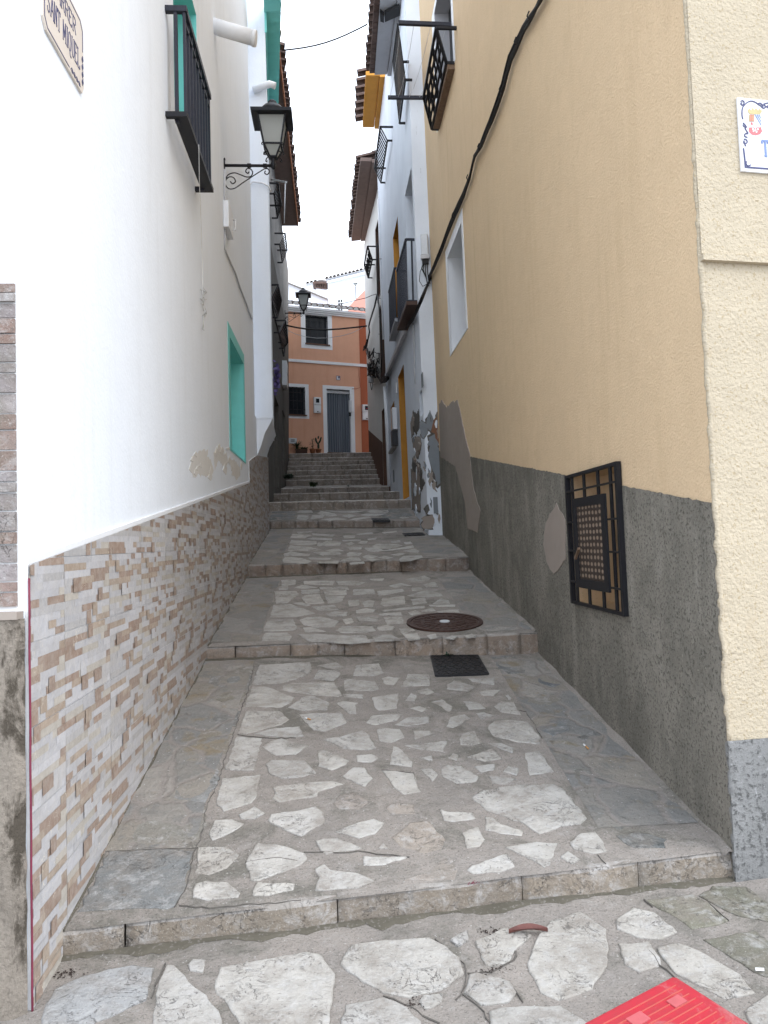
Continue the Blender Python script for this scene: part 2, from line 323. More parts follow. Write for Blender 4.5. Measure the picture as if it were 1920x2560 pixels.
# ------------------------------------------------------------------ building helpers
def cuts(mb, g, t0, t1, zb, zt, holes=(), mi=0, d=0.0, col=(1, 1, 1)):
    ts = sorted({t0, t1, *[min(max(h[k], t0), t1) for h in holes for k in (0, 1)]}); zs = sorted({zb, zt, *[min(max(h[k], zb), zt) for h in holes for k in (2, 3)]})
    for a, b in zip(ts, ts[1:]):
        for c, e in zip(zs, zs[1:]):
            mt, mz = (a+b)/2, (c+e)/2
            if b-a < 1e-6 or e-c < 1e-6 or any(h[0] < mt < h[1] and h[2] < mz < h[3] for h in holes): continue
            mb.face([g.P(a, c, d), g.P(b, c, d), g.P(b, e, d), g.P(a, e, d)], mi, col)
def shell(mb, g, t0, t1, zb, zt, depth=3.0, mi=0, e=.004):
    a, b = t0+e, t1-e
    mb.face([g.P(a, zb, 0), g.P(a, zt, 0), g.P(a, zt, -depth), g.P(a, zb, -depth)], mi)
    mb.face([g.P(b, zb, 0), g.P(b, zt, 0), g.P(b, zt, -depth), g.P(b, zb, -depth)], mi)
    mb.face([g.P(a, zt, 0), g.P(b, zt, 0), g.P(b, zt, -depth), g.P(a, zt, -depth)], mi)
    mb.face([g.P(a, zb, -depth), g.P(b, zb, -depth), g.P(b, zt, -depth), g.P(a, zt, -depth)], mi)
def recess(root, g, h, depth, reveal, back, name='window', backname='pane', band=None, bandmat=None, slope=0., bd=.005):
    t0, t1, z0, z1 = h; mb = MB(); D = -depth
    zi = z0+slope
    mb.face([g.P(t0, z0), g.P(t1, z0), g.P(t1, zi, D), g.P(t0, zi, D)]); mb.face([g.P(t0, z1), g.P(t1, z1), g.P(t1, z1, D), g.P(t0, z1, D)])
    mb.face([g.P(t0, z0), g.P(t0, z1), g.P(t0, z1, D), g.P(t0, zi, D)]); mb.face([g.P(t1, z0), g.P(t1, z1), g.P(t1, z1, D), g.P(t1, zi, D)])
    if band:
        bl, br, bb, bt = band; mi = 1 if bandmat else 0
        for a, b, c, e in ((t0-bl, t0, z0-bb, z1+bt), (t1, t1+br, z0-bb, z1+bt), (t0, t1, z1, z1+bt), (t0, t1, z0-bb, z0)):
            if b-a > 1e-4 and e-c > 1e-4: mb.sbox(g, a, b, c, e, -.003, bd, mi)
    w = mb.build(name, [reveal] + ([bandmat] if bandmat else []), root)
    if back:
        k = MB(); k.face([g.P(t0, zi, D), g.P(t1, zi, D), g.P(t1, z1, D), g.P(t0, z1, D)]); k.build(backname, back, w)
    return w
def rough_poly(pts, step=.05, amp=.008, seed=0):
    out = []; r = random.Random(seed)
    for a, b in zip(pts, pts[1:]+pts[:1]):
        a, b = V(a), V(b); n = max(1, int((b-a).length/step))
        for k in range(n):
            p = a.lerp(b, k/n)
            if k: p = p + V((r.uniform(-1, 1), r.uniform(-1, 1)))*amp
            else: p = p + V((r.uniform(-1, 1), r.uniform(-1, 1)))*amp*.5
            out.append(p)
    return out
def patch(mb, segs, zone, pts, mi=0, th=.006, amp=.012, step=.06, seed=1):
    us = [q(zone, *p) for p in pts]; cx = sum(u for u, v in us)/len(us); cy = sum(v for u, v in us)/len(us)
    g = pick(segs, cx, cy) if isinstance(segs, list) else segs
    tz = rough_poly([V(g.hit(*u)) for u in us], step, amp, seed)
    a = [g.P(p.x, p.y, th) for p in tz]; b = [g.P(p.x, p.y, -.002) for p in tz]
    mb.fi_q(a, b, mi, (1, 1, 1))
def railing(mb, a0, a1, b0, b1, n, rb=.007, rr=.016, n_ret=None, wall=None):
    """top rail a0-a1, bottom rail b0-b1, n upright bars"""
    a0, a1, b0, b1 = map(V, (a0, a1, b0, b1))
    mb.bar(a0, a1, rr, rr); mb.bar(b0, b1, rr, rr)
    for k in range(n+1): f = k/n; mb.bar(a0.lerp(a1, f), b0.lerp(b1, f), rb, rb, (0, 1, 0))
    if wall:
        for p in (a0, a1, b0, b1): mb.bar(p, wall(p), rr, rr)
def eave_tiles(mb, p0, p1, back, r=.085, sp=.2, mi=0, th=.012, length=1.2, capmi=None, seed=3):
    """row of canal tiles along p0-p1, channels running along vector back"""
    p0, p1, back = V(p0), V(p1), V(back); L = (p1-p0).length; d = (p1-p0)/L; n = max(2, int(L/sp)); bk = back.normalized(); up = d.cross(bk)
    if up.z < 0: up = -up
    rr = random.Random(seed)
    for k in range(n):
        c0 = p0 + d*((k+.5)*L/n) + bk*rr.uniform(-.02, .02) + up*rr.uniform(-.008, .008)
        for i in range(2):
            c = c0 + bk*(i*.42) + up*(.012*i)
            A = [c + d*(math.cos(a)*r) + up*(math.sin(a)*r) for a in [math.pi*j/8 for j in range(9)]]
            B = [p + bk*.46 - up*.01 for p in A]
            A2 = [c + (p-c)*((r-th)/r) for p in A]
            i0, i1, i2 = mb.idx(A), mb.idx(B), mb.idx(A2)
            for j in range(8):
                mb.fi([i0[j], i0[j+1], i1[j+1], i1[j]], mi, smooth=True); mb.fi([i0[j], i0[j+1], i2[j+1], i2[j]], mi)
            if capmi is not None and i == 0:
                mb.fi(i2, capmi)

# ------------------------------------------------------------------ the stepped alley
def wid(L, R, xa=-1.32, xb=1.95):
    L, R = V(L), V(R); f = lambda x: L + (R-L)*((x-L.x)/(R.x-L.x)); return f(xa), f(xb)
T = []
def tread(FL, FR, BL, BR): a = wid(FL, FR); b = wid(BL, BR); T.append((a[0], a[1], b[0], b[1]))
tread((-1.1, 3.16, .115), (1.72, 3.45, .17), onx(509, 1651, -1.1), SR.W(1338, 1625))
tread(onx(513, 1620, -1.1), SR.W(1345, 1582), onx(612, 1444.6, -1.1), SR.W(1169, 1423))
tread(onx(619, 1413, -1.1), SR.W(1172.5, 1393), ony(671, 1322, 13.45), ony(1051, 1319, 13.45))
ST = [(14.8, 1250, 1027), (17.0, 1229.5, 998), (19.7, 1217, 974), (21.7, 1197, 947), (22.05, 1187, 942), (22.4, 1174, 938), (22.75, 1162, 934), (23.1, 1151.5, 931), (23.45, 1143, 928), (23.8, 1131.5, 926)]
zt = [ony(u, v, y).z for y, v, u in ST]
zb5 = zt[0]-.15
tread(ony(671, 1303, 13.5), ony(1049, 1300, 13.5), (-1.17, 14.8, zb5), (1.40, 14.8, zb5))
for k, (y, v, u) in enumerate(ST[:-1]):
    y2, z2 = ST[k+1][0], zt[k+1]; zb = max(zt[k]+.02, z2-.16)
    tread((-1.2, y, zt[k]), (1.3, y, zt[k]), (-1.2, y2, zb), (1.3, y2, zb))
ZTOP = zt[-1]
tread((-1.2, 23.8, ZTOP), (1.3, 23.8, ZTOP), (-1.2, 27.5, ZTOP+.12), (1.3, 27.5, ZTOP+.12))
G0 = (V((-9, -14, -1.0)), V((11, -14, -.8)), V((-9, 3.7, .0)), V((11, 3.7, .12)))
def gz(q4, x, y, ns=True):
    FL, FR, BL, BR = q4; u = (x-FL.x)/(FR.x-FL.x); f = FL.lerp(FR, u); u2 = (x-BL.x)/(BR.x-BL.x); b = BL.lerp(BR, u2)
    w = (y-f.y)/(b.y-f.y); z = f.z+(b.z-f.z)*w
    if ns: z += .010*mnoise.noise(V((x*1.3, y*1.3, 3.1)))+.005*mnoise.noise(V((x*5, y*5, 1.1)))
    return z
def onground(q4, u, v):
    r = ray(u, v); ya, yb = max(.4, min(q4[0].y, q4[1].y)-.8), max(q4[2].y, q4[3].y)+.8; f = lambda y: (lambda p: p.z-gz(q4, p.x, p.y))(CAM+r*((y-CAM.y)/r.y))
    n = 160; p0 = ya; f0 = f(ya); best = (abs(f0), ya)
    for k in range(1, n+1):
        y = ya+(yb-ya)*k/n; f1 = f(y)
        if abs(f1) < best[0]: best = (abs(f1), y)
        if f0 > 0 >= f1:
            lo, hi = p0, y
            for _ in range(24):
                m_ = (lo+hi)/2
                if f(m_) > 0: lo = m_
                else: hi = m_
            best = (0, lo); break
        p0, f0 = y, f1
    y = best[1]; p = CAM+r*((y-CAM.y)/r.y); return V((p.x, p.y, gz(q4, p.x, p.y)))
def sheet(mb, q4, nx, ny, mi=0):
    FL, FR, BL, BR = q4; rows = []
    for j in range(ny+1):
        row = []
        for i in range(nx+1):
            p = FL.lerp(FR, i/nx).lerp(BL.lerp(BR, i/nx), j/ny); row.append((p.x, p.y, gz(q4, p.x, p.y)))
        rows.append(mb.idx(row))
    for a, b in zip(rows, rows[1:]):
        for i in range(nx): mb.fi([a[i], a[i+1], b[i+1], b[i]], mi, smooth=True)
mb = MB(); sheet(mb, G0, 120, 110)
square = struct(mb.build('square_paving', M['mortar']))
mb = MB()
for k, t in enumerate(T):
    Lk = (t[2]-t[0]).length; sheet(mb, t, 46, max(4, int(Lk*14)) if k < 4 else 5)
FL, FR, BL, BR = T[-1]; mb.face([FL+V((-3, 0, -.03)), FR+V((3, 0, -.03)), BR+V((3, 0, -.03)), BL+V((-3, 0, -.03))])
alley = struct(mb.build('stepped_alley', M['mortar']))
mb = MB()   # hillside under everything
mb.face([(-60, -40, -2.4), (60, -40, -2.4), (60, 3, -.6), (-60, 3, -.6)]); mb.face([(-60, 3, -.6), (60, 3, -.6), (60, 24, 3.4), (-60, 24, 3.4)])
mb.face([(-60, 24, 3.4), (60, 24, 3.4), (60, 75, 12), (-60, 75, 12)]); struct(mb.build('hillside', M['concrete']))

def step_edge(FL, FR, zlow, dep, nblk, seed, top, front, parent, hi=.004, kv=.2, am=1., edge=1.0):
    r = random.Random(seed); mb = MB(); d = (FR-FL); L = d.length; d = d/L; bk = V((-d.y, d.x, 0)); bk = bk if bk.y > 0 else -bk
    cut = [0]
    for i in range(nblk): cut.append(cut[-1]+r.uniform(.6, 1.4))
    cut = [c*L/cut[-1] for c in cut]
    for a, b in zip(cut, cut[1:]):
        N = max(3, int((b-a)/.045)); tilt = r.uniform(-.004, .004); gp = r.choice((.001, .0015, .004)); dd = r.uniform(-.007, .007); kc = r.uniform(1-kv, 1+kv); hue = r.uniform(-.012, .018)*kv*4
        cf = (front[0]*kc+hue, front[1]*kc+hue*.6, front[2]*kc); ct = mul(top, r.uniform(.9, 1.1)); c_lit = mul(ct, edge); rings = []
        for i in range(N+1):
            s = a+gp + (b-a-2*gp)*i/N; p = FL + d*s; h = hi+tilt*(i/N-.5)+.003*mnoise.noise(V((s*9, seed, 0)))
            dx = dd+am*.018*mnoise.noise(V((s*3.1, seed, 2)))+.009*mnoise.noise(V((s*17, seed, 5))); e = .012+.008*abs(mnoise.noise(V((s*13, seed, 9))))
            zl = zlow(p)-.10; zm = (zl+.1+p.z)/2; sag = mnoise.noise(V((s*8, seed, 7)))*.012
            rings.append(mb.idx([p+bk*dx+V((0, 0, zl-p.z)), p+bk*(dx+sag-.004)+V((0, 0, zm-p.z)), p+bk*(dx+.002)+V((0, 0, h-e*1.3)), p+bk*(dx+e*.45)+V((0, 0, h-e*.35)), p+bk*(dx+e*1.6)+V((0, 0, h)), p+bk*dep*.5+V((0, 0, h+.001)), p+bk*dep+V((0, 0, h)), p+bk*dep+V((0, 0, -.05))]))
        for R0, R1 in zip(rings, rings[1:]):
            for j in range(7): mb.fi([R0[j], R1[j], R1[j+1], R0[j+1]], 0, cf if j < 2 else (c_lit if j < 5 else ct), True)  # nosing faces coloured lighter as if lit, riser fronts darker for contrast
        mb.fi(rings[0], 0, cf); mb.fi(rings[-1][::-1], 0, cf)
    return mb.build('step_edge', M['stone'], parent)
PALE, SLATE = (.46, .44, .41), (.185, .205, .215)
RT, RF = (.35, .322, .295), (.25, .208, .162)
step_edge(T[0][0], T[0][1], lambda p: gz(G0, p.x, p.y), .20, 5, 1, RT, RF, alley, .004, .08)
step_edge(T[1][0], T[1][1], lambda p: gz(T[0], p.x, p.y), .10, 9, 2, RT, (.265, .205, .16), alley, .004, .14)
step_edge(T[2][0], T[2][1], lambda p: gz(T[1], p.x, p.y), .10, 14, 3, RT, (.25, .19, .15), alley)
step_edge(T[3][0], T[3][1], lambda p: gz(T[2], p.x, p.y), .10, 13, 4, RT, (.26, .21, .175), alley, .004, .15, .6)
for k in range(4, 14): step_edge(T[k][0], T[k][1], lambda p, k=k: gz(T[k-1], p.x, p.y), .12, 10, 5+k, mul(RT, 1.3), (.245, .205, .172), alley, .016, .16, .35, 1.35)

# paving stones: traced outlines on the near treads, broken slabs further up
def stone(mb, q4, P2, col, h=.005, seed=0, amp=.006, step=.035):
    pl = rough_poly([V(p) for p in P2], step, amp, seed); c = V((sum(p.x for p in pl)/len(pl), sum(p.y for p in pl)/len(pl)))
    n = len(pl); rs = max((p-c).length for p in pl); ins = min(.25, .007/rs*1.4); r = random.Random(seed); tx, ty = r.uniform(-.012, .012), r.uniform(-.012, .012)
    Z = lambda p, k: (p.x, p.y, gz(q4, p.x, p.y)+k+(p.x-c.x)*tx+(p.y-c.y)*ty)
    a = mb.idx([Z(p, -.006) for p in pl]); b = mb.idx([Z(p, h*.55) for p in pl]); e = mb.idx([Z(p.lerp(c, ins), h) for p in pl])
    for i in range(n):
        j = (i+1) % n; mb.fi([a[i], a[j], b[j], b[i]], 0, col); mb.fi([b[i], b[j], e[j], e[i]], 0, col, True)
    mb.fi(e, 0, col)
def traced(mb, q4, zone, polys, base, var=.1, h=.005, sd=0, warm=.02, amp=.006):
    for i, p in enumerate(polys):
        r = random.Random(sd*100+i)
        if isinstance(base, list): bs = base[i % len(base)]
        else: bs = base
        w = [onground(q4, *q(zone, *xy)) for xy in p]; k = r.uniform(1-var, 1+var); wm = r.uniform(-warm*.3, warm)
        stone(mb, q4, [(x.x, x.y) for x in w], (bs[0]*k+wm, bs[1]*k+wm*.6, bs[2]*k), h, sd*100+i, amp)
sA = [[(397,250),(440,140),(720,122),(728,170),(700,200),(560,240)],[(735,215),(770,165),(880,170),(890,190),(850,228)],[(760,145),(860,125),(918,155),(880,166)],[(955,200),(975,140),(1100,132),(1125,185),(1080,200)],
[(565,255),(620,238),(855,238),(893,310),(870,315),(620,290),(570,280)],[(905,225),(930,215),(1080,232),(1098,275),(1060,285),(910,280)],[(1115,215),(1150,205),(1222,212),(1180,250),(1135,245)],[(1225,260),(1260,190),(1380,190),(1380,255)],
[(360,370),(395,262),(480,262),(635,320),(620,345),(560,375)],[(598,375),(700,310),(740,310),(825,350),(815,390),(660,392)],[(865,350),(900,338),(985,350),(970,365),(975,410),(930,410)],[(900,300),(1015,305),(1010,325),(905,315)],[(1062,320),(1210,298),(1200,380),(1100,392),(1075,370)],
[(318,520),(365,400),(550,395),(608,440),(560,470),(370,520)],[(415,520),(490,495),(660,480),(685,535),(540,540)],[(658,412),(800,405),(890,405),(920,460),(800,508),(740,500),(690,455)],[(1027,460),(1060,420),(1230,412),(1200,445),(1080,472)],[(1190,470),(1260,430),(1380,425),(1375,460),(1260,478)],
[(248,718),(315,535),(455,545),(410,720),(370,728)],[(452,590),(500,560),(560,545),(712,590),(640,635),(530,640)],[(785,550),(880,540),(1010,500),(1040,520),(1083,600),(1040,610),(900,600)],[(1092,500),(1110,488),(1215,495),(1240,540),(1170,570),(1100,560)],[(1290,505),(1380,505),(1395,520),(1300,553)],
[(475,690),(505,665),(690,665),(755,740),(650,765),(560,768),(490,740)],[(762,615),(800,612),(935,670),(920,690),(840,722),(765,700)],[(972,640),(1060,632),(1098,655),(1060,680),(980,675)],[(1160,690),(1180,590),(1210,598),(1290,680),(1280,705)],
[(205,885),(235,770),(445,745),(425,860),(395,905),(240,948),(200,915)],[(895,755),(960,705),(1020,708),(1065,770),(1020,815)],[(1115,725),(1290,740),(1330,840),(1240,855),(1190,820)]]
sB = [[(260,250),(300,225),(420,260),(380,285),(260,275)],[(380,215),(525,212),(520,250),(400,230)],[(435,290),(480,278),(560,280),(520,310),(460,308)],[(80,285),(150,268),(190,290),(150,305)],[(30,335),(60,292),(92,310),(85,340)],[(175,345),(230,330),(290,370),(270,400),(230,370)],[(350,340),(440,350),(475,380),(380,388)],
[(520,370),(545,348),(630,345),(668,415),(560,400)],[(60,380),(110,368),(155,385),(120,398)],[(420,405),(460,400),(520,420),(450,438)],[(258,480),(280,430),(360,412),(395,440),(290,487)],[(485,490),(520,450),(600,445),(705,455),(780,545),(775,580),(620,560),(520,535)],[(330,550),(340,525),(410,505),(455,572),(400,583),(335,580)],
[(490,572),(560,572),(630,600),(620,628),(560,605)],[(25,585),(260,560),(240,620),(140,610)],[(375,650),(510,600),(565,660),(470,672)],[(265,655),(295,628),(325,640),(315,668)],[(690,625),(770,615),(848,730),(715,750)],[(410,700),(530,688),(520,720),(450,735)],[(225,710),(260,692),(340,700),(440,760),(420,785),(310,795),(240,760)],
[(570,730),(600,700),(655,710),(645,750)],[(490,755),(640,770),(580,800),(510,795)],[(105,655),(180,640),(180,670)],[(115,715),(180,712),(210,750),(180,785)],[(585,310),(600,302),(615,330),(600,330)]]
sD = [[(395,100),(450,60),(640,30),(850,25),(900,50),(1035,215),(1000,245),(890,260),(770,300),(690,245),(480,170)],[(470,210),(510,210),(560,250),(680,285),(670,312),(560,300),(475,280)],[(215,160),(240,175),(400,185),(415,215),(300,235),(240,225)],[(345,300),(430,262),(465,330),(440,370),(370,378)],[(580,375),(760,345),(870,350),(830,470),(800,485),(700,430)],
[(940,350),(1000,295),(1080,290),(1150,395),(1080,410),(960,390)],[(885,430),(930,395),(1000,445),(950,465)],[(370,500),(390,480),(590,412),(630,480),(560,512),(400,520)]]
sC = [[(435,195),(520,150),(580,185),(520,220),(450,215)],[(268,300),(300,225),(400,220),(463,245),(400,290),(290,335)],[(595,225),(610,190),(770,170),(860,148),(905,185),(915,230),(780,315),(700,285)],[(970,290),(1050,255),(1180,218),(1240,240),(1190,300),(1100,325)],[(862,340),(910,325),(980,325),(1120,380),(920,412),(890,395)],
[(195,520),(213,375),(370,370),(437,415),(370,490),(270,530)],[(490,425),(540,350),(680,365),(800,410),(815,440),(740,490),(540,560),(500,560),(475,465)],[(855,490),(900,465),(940,500),(1090,520),(1185,560),(1090,600),(860,615),(880,540)],[(1120,425),(1370,430),(1240,470),(1130,472)],[(180,650),(195,575),(250,560),(370,565),(445,630),(430,655),(270,668)],[(515,645),(530,570),(745,575),(740,610),(600,640)],
[(1210,380),(1235,348),(1255,380)],[(625,45),(830,15),(960,10),(1015,25),(880,65),(870,90),(660,125),(620,105),(640,80)]]
sCf = [[(1278,320),(1380,240),(1480,225),(1575,330),(1560,380),(1460,410),(1330,370)],[(1245,150),(1320,125),(1400,140),(1410,190),(1290,190)],[(958,130),(1000,80),(1070,70),(1165,120),(1100,165),(990,160)],[(1350,555),(1500,500),(1600,420),(1645,500),(1630,555)]]
sG = [[(820,1050),(900,900),(1030,810),(1240,850),(1230,1000),(1130,1130),(900,1100)],[(1060,735),(1110,630),(1230,605),(1340,640),(1280,790),(1100,760)],[(1170,530),(1250,490),(1390,490),(1350,600),(1200,580)],[(930,560),(960,510),(1050,495),(1130,560),(1060,605)],[(1180,400),(1290,360),(1420,360),(1390,450),(1260,455)],[(1160,300),(1200,250),(1470,245),(1440,345),(1220,340)],[(1250,190),(1260,165),(1480,170),(1470,230),(1300,235)],[(830,780),(880,740),(1020,770),(960,810),(850,800)],[(860,690),(900,640),(990,640),(1040,680),(960,720)],
[(490,1420),(620,1180),(720,1140),(1150,1150),(1150,1250),(1100,1380),(1080,1440)],[(260,1880),(480,1455),(1070,1455),(1000,1740),(930,1850)]]
sH = [[(500,95),(620,85),(700,130),(690,185),(600,190),(540,150)],[(545,160),(690,190),(740,210),(680,235),(590,230)],[(720,140),(780,80),(820,150),(850,175),(760,180)],[(760,200),(880,190),(930,230),(850,265),(770,240)],[(600,260),(700,245),(900,330),(830,365),(680,350)],[(700,400),(860,390),(940,440),(930,500),(850,535),(790,510)],[(820,560),(930,560),(1040,600),(1030,660),(890,685)],[(950,710),(1050,720),(1200,780),(1210,840),(1030,860),(980,790)],[(980,540),(1080,500),(1190,560),(1210,630),(1150,660),(1080,620)],[(950,330),(1030,360),(1100,450),(1060,470),(1000,400)],[(1150,690),(1270,660),(1300,720),(1230,760)]]
sHD = [[(1080,180),(1220,190),(1310,240),(1220,280),(1130,240)],[(1200,310),(1330,290),(1480,330),(1470,375),(1300,380),(1230,340)]]
mb = MB(); traced(mb, T[0], 'A', sA, PALE, .08, sd=1); traced(mb, T[0], 'B', sB, PALE, .08, sd=2); traced(mb, T[0], 'D', sD, mul(PALE, 1.06), .06, sd=3); traced(mb, T[0], 'C', sC, mul(PALE, 1.08), .06, sd=4)
traced(mb, T[0], 'C', sCf, (.34, .30, .265), .05, .002, 5)
SL = [(.205, .212, .212), (.225, .205, .17), (.19, .19, .182), (.18, .192, .203), (.235, .225, .20)]
traced(mb, T[0], 'G', sG, SL, .1, .0025, 6, .035, .012); traced(mb, T[0], 'B', sH, [mul(c, .88) for c in SL], .12, .0025, 7, .03, .012); traced(mb, T[0], 'D', sHD, (.14, .15, .15), .1, .0025, 8, .02, .012)
def sidestrip(q4, xa0, xa1, xb0, xb1, m0, m1, h=.003):
    b = MB(); rows = []; n = 60; k_ = 14; f0, f1 = max(q4[0].y, q4[1].y)+m0, min(q4[2].y, q4[3].y)-m1
    for j in range(n+1):
        f = j/n; y = f0+(f1-f0)*f; xa, xb = xa0+(xa1-xa0)*f, xb0+(xb1-xb0)*f; jit = .010*mnoise.noise(V((y*6, xa, 4))); row = []
        for i in range(k_+1): x = xa+(xb-xa)*i/k_; x += jit if (i == k_ and xb < 0) or (i == 0 and xa > 0) else 0; row.append((x, y, gz(q4, x, y)+h))
        rows.append(b.idx(row))
    for a_, c_ in zip(rows, rows[1:]):
        for i in range(k_): b.fi([a_[i], a_[i+1], c_[i+1], c_[i]], 0, smooth=True)
    return b.build('side_slabs', M['slab'], alley)
SL0, SL1 = onground(T[0], *q('G', 960, 1760)).x-.012, onground(T[0], *q('G', 1478, 180)).x-.012
SR0, SR1 = onground(T[0], *q('D', 1190, 400)).x, onground(T[0], *q('B', 498, 92)).x
sidestrip(T[0], -1.3, -1.3, SL0, SL1, .24, .01); sidestrip(T[0], SR0, SR1, 1.9, 1.9, .24, .01)
xl1, xr1 = onground(T[1], *q(27, 25, 488)).x-.02, onground(T[1], *q(27, 1235, 462)).x; sidestrip(T[1], -1.3, -1.3, xl1, xl1, .11, .01); sidestrip(T[1], xr1, onground(T[1], *q(27, 985, 150)).x+.02, 1.9, 1.9, .11, .01)
xl2, xr2 = onground(T[2], *q(28, 80, 590)).x-.02, onground(T[2], *q(28, 1252, 560)).x+.02; sidestrip(T[2], -1.3, -1.3, xl2, xl2, .11, .01); sidestrip(T[2], xr2, xr2, 1.9, 1.9, .11, .01)
def voronoi(xa, xb, ya, yb, n, ax, seed):
    r = random.Random(seed); P = []
    tries = 0
    dmin = math.sqrt((xb-xa)*(yb-ya)*ax/n)*.72
    while len(P) < n and tries < 6000:
        tries += 1; p = (r.uniform(xa, xb), r.uniform(ya, yb)*ax)
        if all((p[0]-o[0])**2+(p[1]-o[1])**2 > (dmin*r.uniform(.7, 1.1))**2 for o in P): P.append(p)
    cells = []
    for p in P:
        c = [V((xa, ya*ax)), V((xb, ya*ax)), V((xb, yb*ax)), V((xa, yb*ax))]
        for o in P:
            if o is p: continue
            mid = V(((p[0]+o[0])/2, (p[1]+o[1])/2)); nn = V((o[0]-p[0], o[1]-p[1])); nn.normalize(); out = []
            gap = .5*(.018+.022*r.random()); mid = mid-nn*gap
            for a, b in zip(c, c[1:]+c[:1]):
                da, db = (a-mid).dot(nn), (b-mid).dot(nn)
                if da <= 0: out.append(a)
                if da*db < 0: out.append(a.lerp(b, da/(da-db)))
            c = out
            if len(c) < 3: break
        if len(c) >= 3: cells.append([V((v.x, v.y/ax)) for v in c])
    return cells
def area(c): return abs(sum(a.x*b.y-b.x*a.y for a, b in zip(c, c[1:]+c[:1])))/2
def slabs(mb, q4, xa, xb, n, ax, base, var, h, seed, m0=.16, m1=.06, skip=None, warm=.02, cham=.25):
    FL, FR, BL, BR = q4; y0, y1 = max(FL.y, FR.y)+m0, min(BL.y, BR.y)-m1
    for i, c in enumerate(voronoi(xa, xb, y0, y1, n, ax, seed)):
        if area(c) < .006 or (skip and skip(sum((p for p in c), V((0, 0)))/len(c))): continue
        cc = []
        for k in range(len(c)):   # knock the corners off
            a, b, d = c[k-1], c[k], c[(k+1) % len(c)]; cc += [b.lerp(a, min(.3, cham)), b.lerp(d, min(.3, cham))]
        r = random.Random(seed*50+i); k = r.uniform(1-var, 1+var); w = r.uniform(-.005, warm); stone(mb, q4, cc, (base[0]*k+w, base[1]*k+w*.6, base[2]*k), h, seed*50+i, .006, .06)
MH = onground(T[1], *q(24, 515, 262))   # manhole centre
s27 = [[(135,155),(215,150),(215,180),(140,185)],[(258,160),(430,160),(420,182),(260,178)],[(125,190),(175,183),(178,208),(125,210)],[(210,195),(250,180),(335,195),(260,203)],[(245,210),(345,203),(350,228),(250,232)],[(100,218),(220,215),(235,235),(170,280),(110,285)],[(345,195),(500,190),(510,205),(350,205)],[(365,212),(495,210),(495,235),(375,235)],[(245,250),(265,238),(345,232),(375,280),(280,285)],[(375,240),(485,240),(470,275),(395,283)],[(95,292),(190,285),(325,335),(220,355),(75,360)],[(300,300),(430,290),(455,318),(340,320)],[(240,275),(300,290),(270,298),(200,280)],[(380,340),(430,325),(500,328),(495,350),(400,352)],[(235,370),(280,355),(350,352),(455,380),(430,410),(330,415),(260,400)],[(60,370),(205,368),(225,420),(200,430),(40,435)],[(255,415),(300,412),(385,435),(270,440)],[(435,430),(470,408),(640,405),(655,430),(600,443),(460,443)],[(30,485),(50,442),(175,442),(195,460),(185,485)],[(225,450),(440,455),(600,455),(625,490),(520,500),(290,490)],[(470,370),(520,362),(535,385),(490,395)],[(530,205),(645,203),(650,230),(530,235)],[(660,215),(800,203),(815,215),(670,245)],[(725,185),(790,170),(850,185),(760,197)],[(820,150),(920,130),(955,145),(930,165),(840,165)],[(910,180),(975,165),(995,190),(930,193)],[(680,285),(690,255),(810,243),(815,285),(700,298)],[(580,275),(620,262),(650,270),(640,300),(590,300)],[(845,260),(920,250),(935,280),(855,290)],[(825,240),(920,210),(990,205),(1020,240),(940,250)],[(965,285),(1010,252),(1050,265),(1060,283)],[(545,320),(600,308),(655,315),(640,330),(550,335)],[(680,320),(920,295),(920,308),(700,325)],[(545,355),(600,348),(670,355),(665,378),(560,378)],[(695,360),(800,355),(810,390),(720,398)],[(660,410),(720,398),(760,410),(745,428),(670,430)],[(635,465),(690,450),(740,452),(790,480),(650,488)],[(780,420),(850,418),(870,430),(800,448)],[(800,450),(880,445),(895,475),(830,482)],[(830,330),(870,320),(910,335),(850,347)],[(660,340),(790,330),(800,348),(700,350)],[(900,320),(960,305),(980,322),(905,328)],[(985,325),(1105,312),(1110,330),(1000,332)],[(1030,470),(1070,455),(1100,465),(1080,478)],[(930,455),(980,448),(990,468),(950,475)],[(1130,460),(1180,448),(1200,462),(1150,470)],[(940,290),(1090,290),(1085,300),(950,298)],[(440,160),(520,158),(600,165),(560,182),(450,180)],[(620,148),(700,146),(690,158),(640,158)],[(500,268),(560,262),(565,290),(510,298)],[(850,196),(905,192),(910,210),(850,214)]]
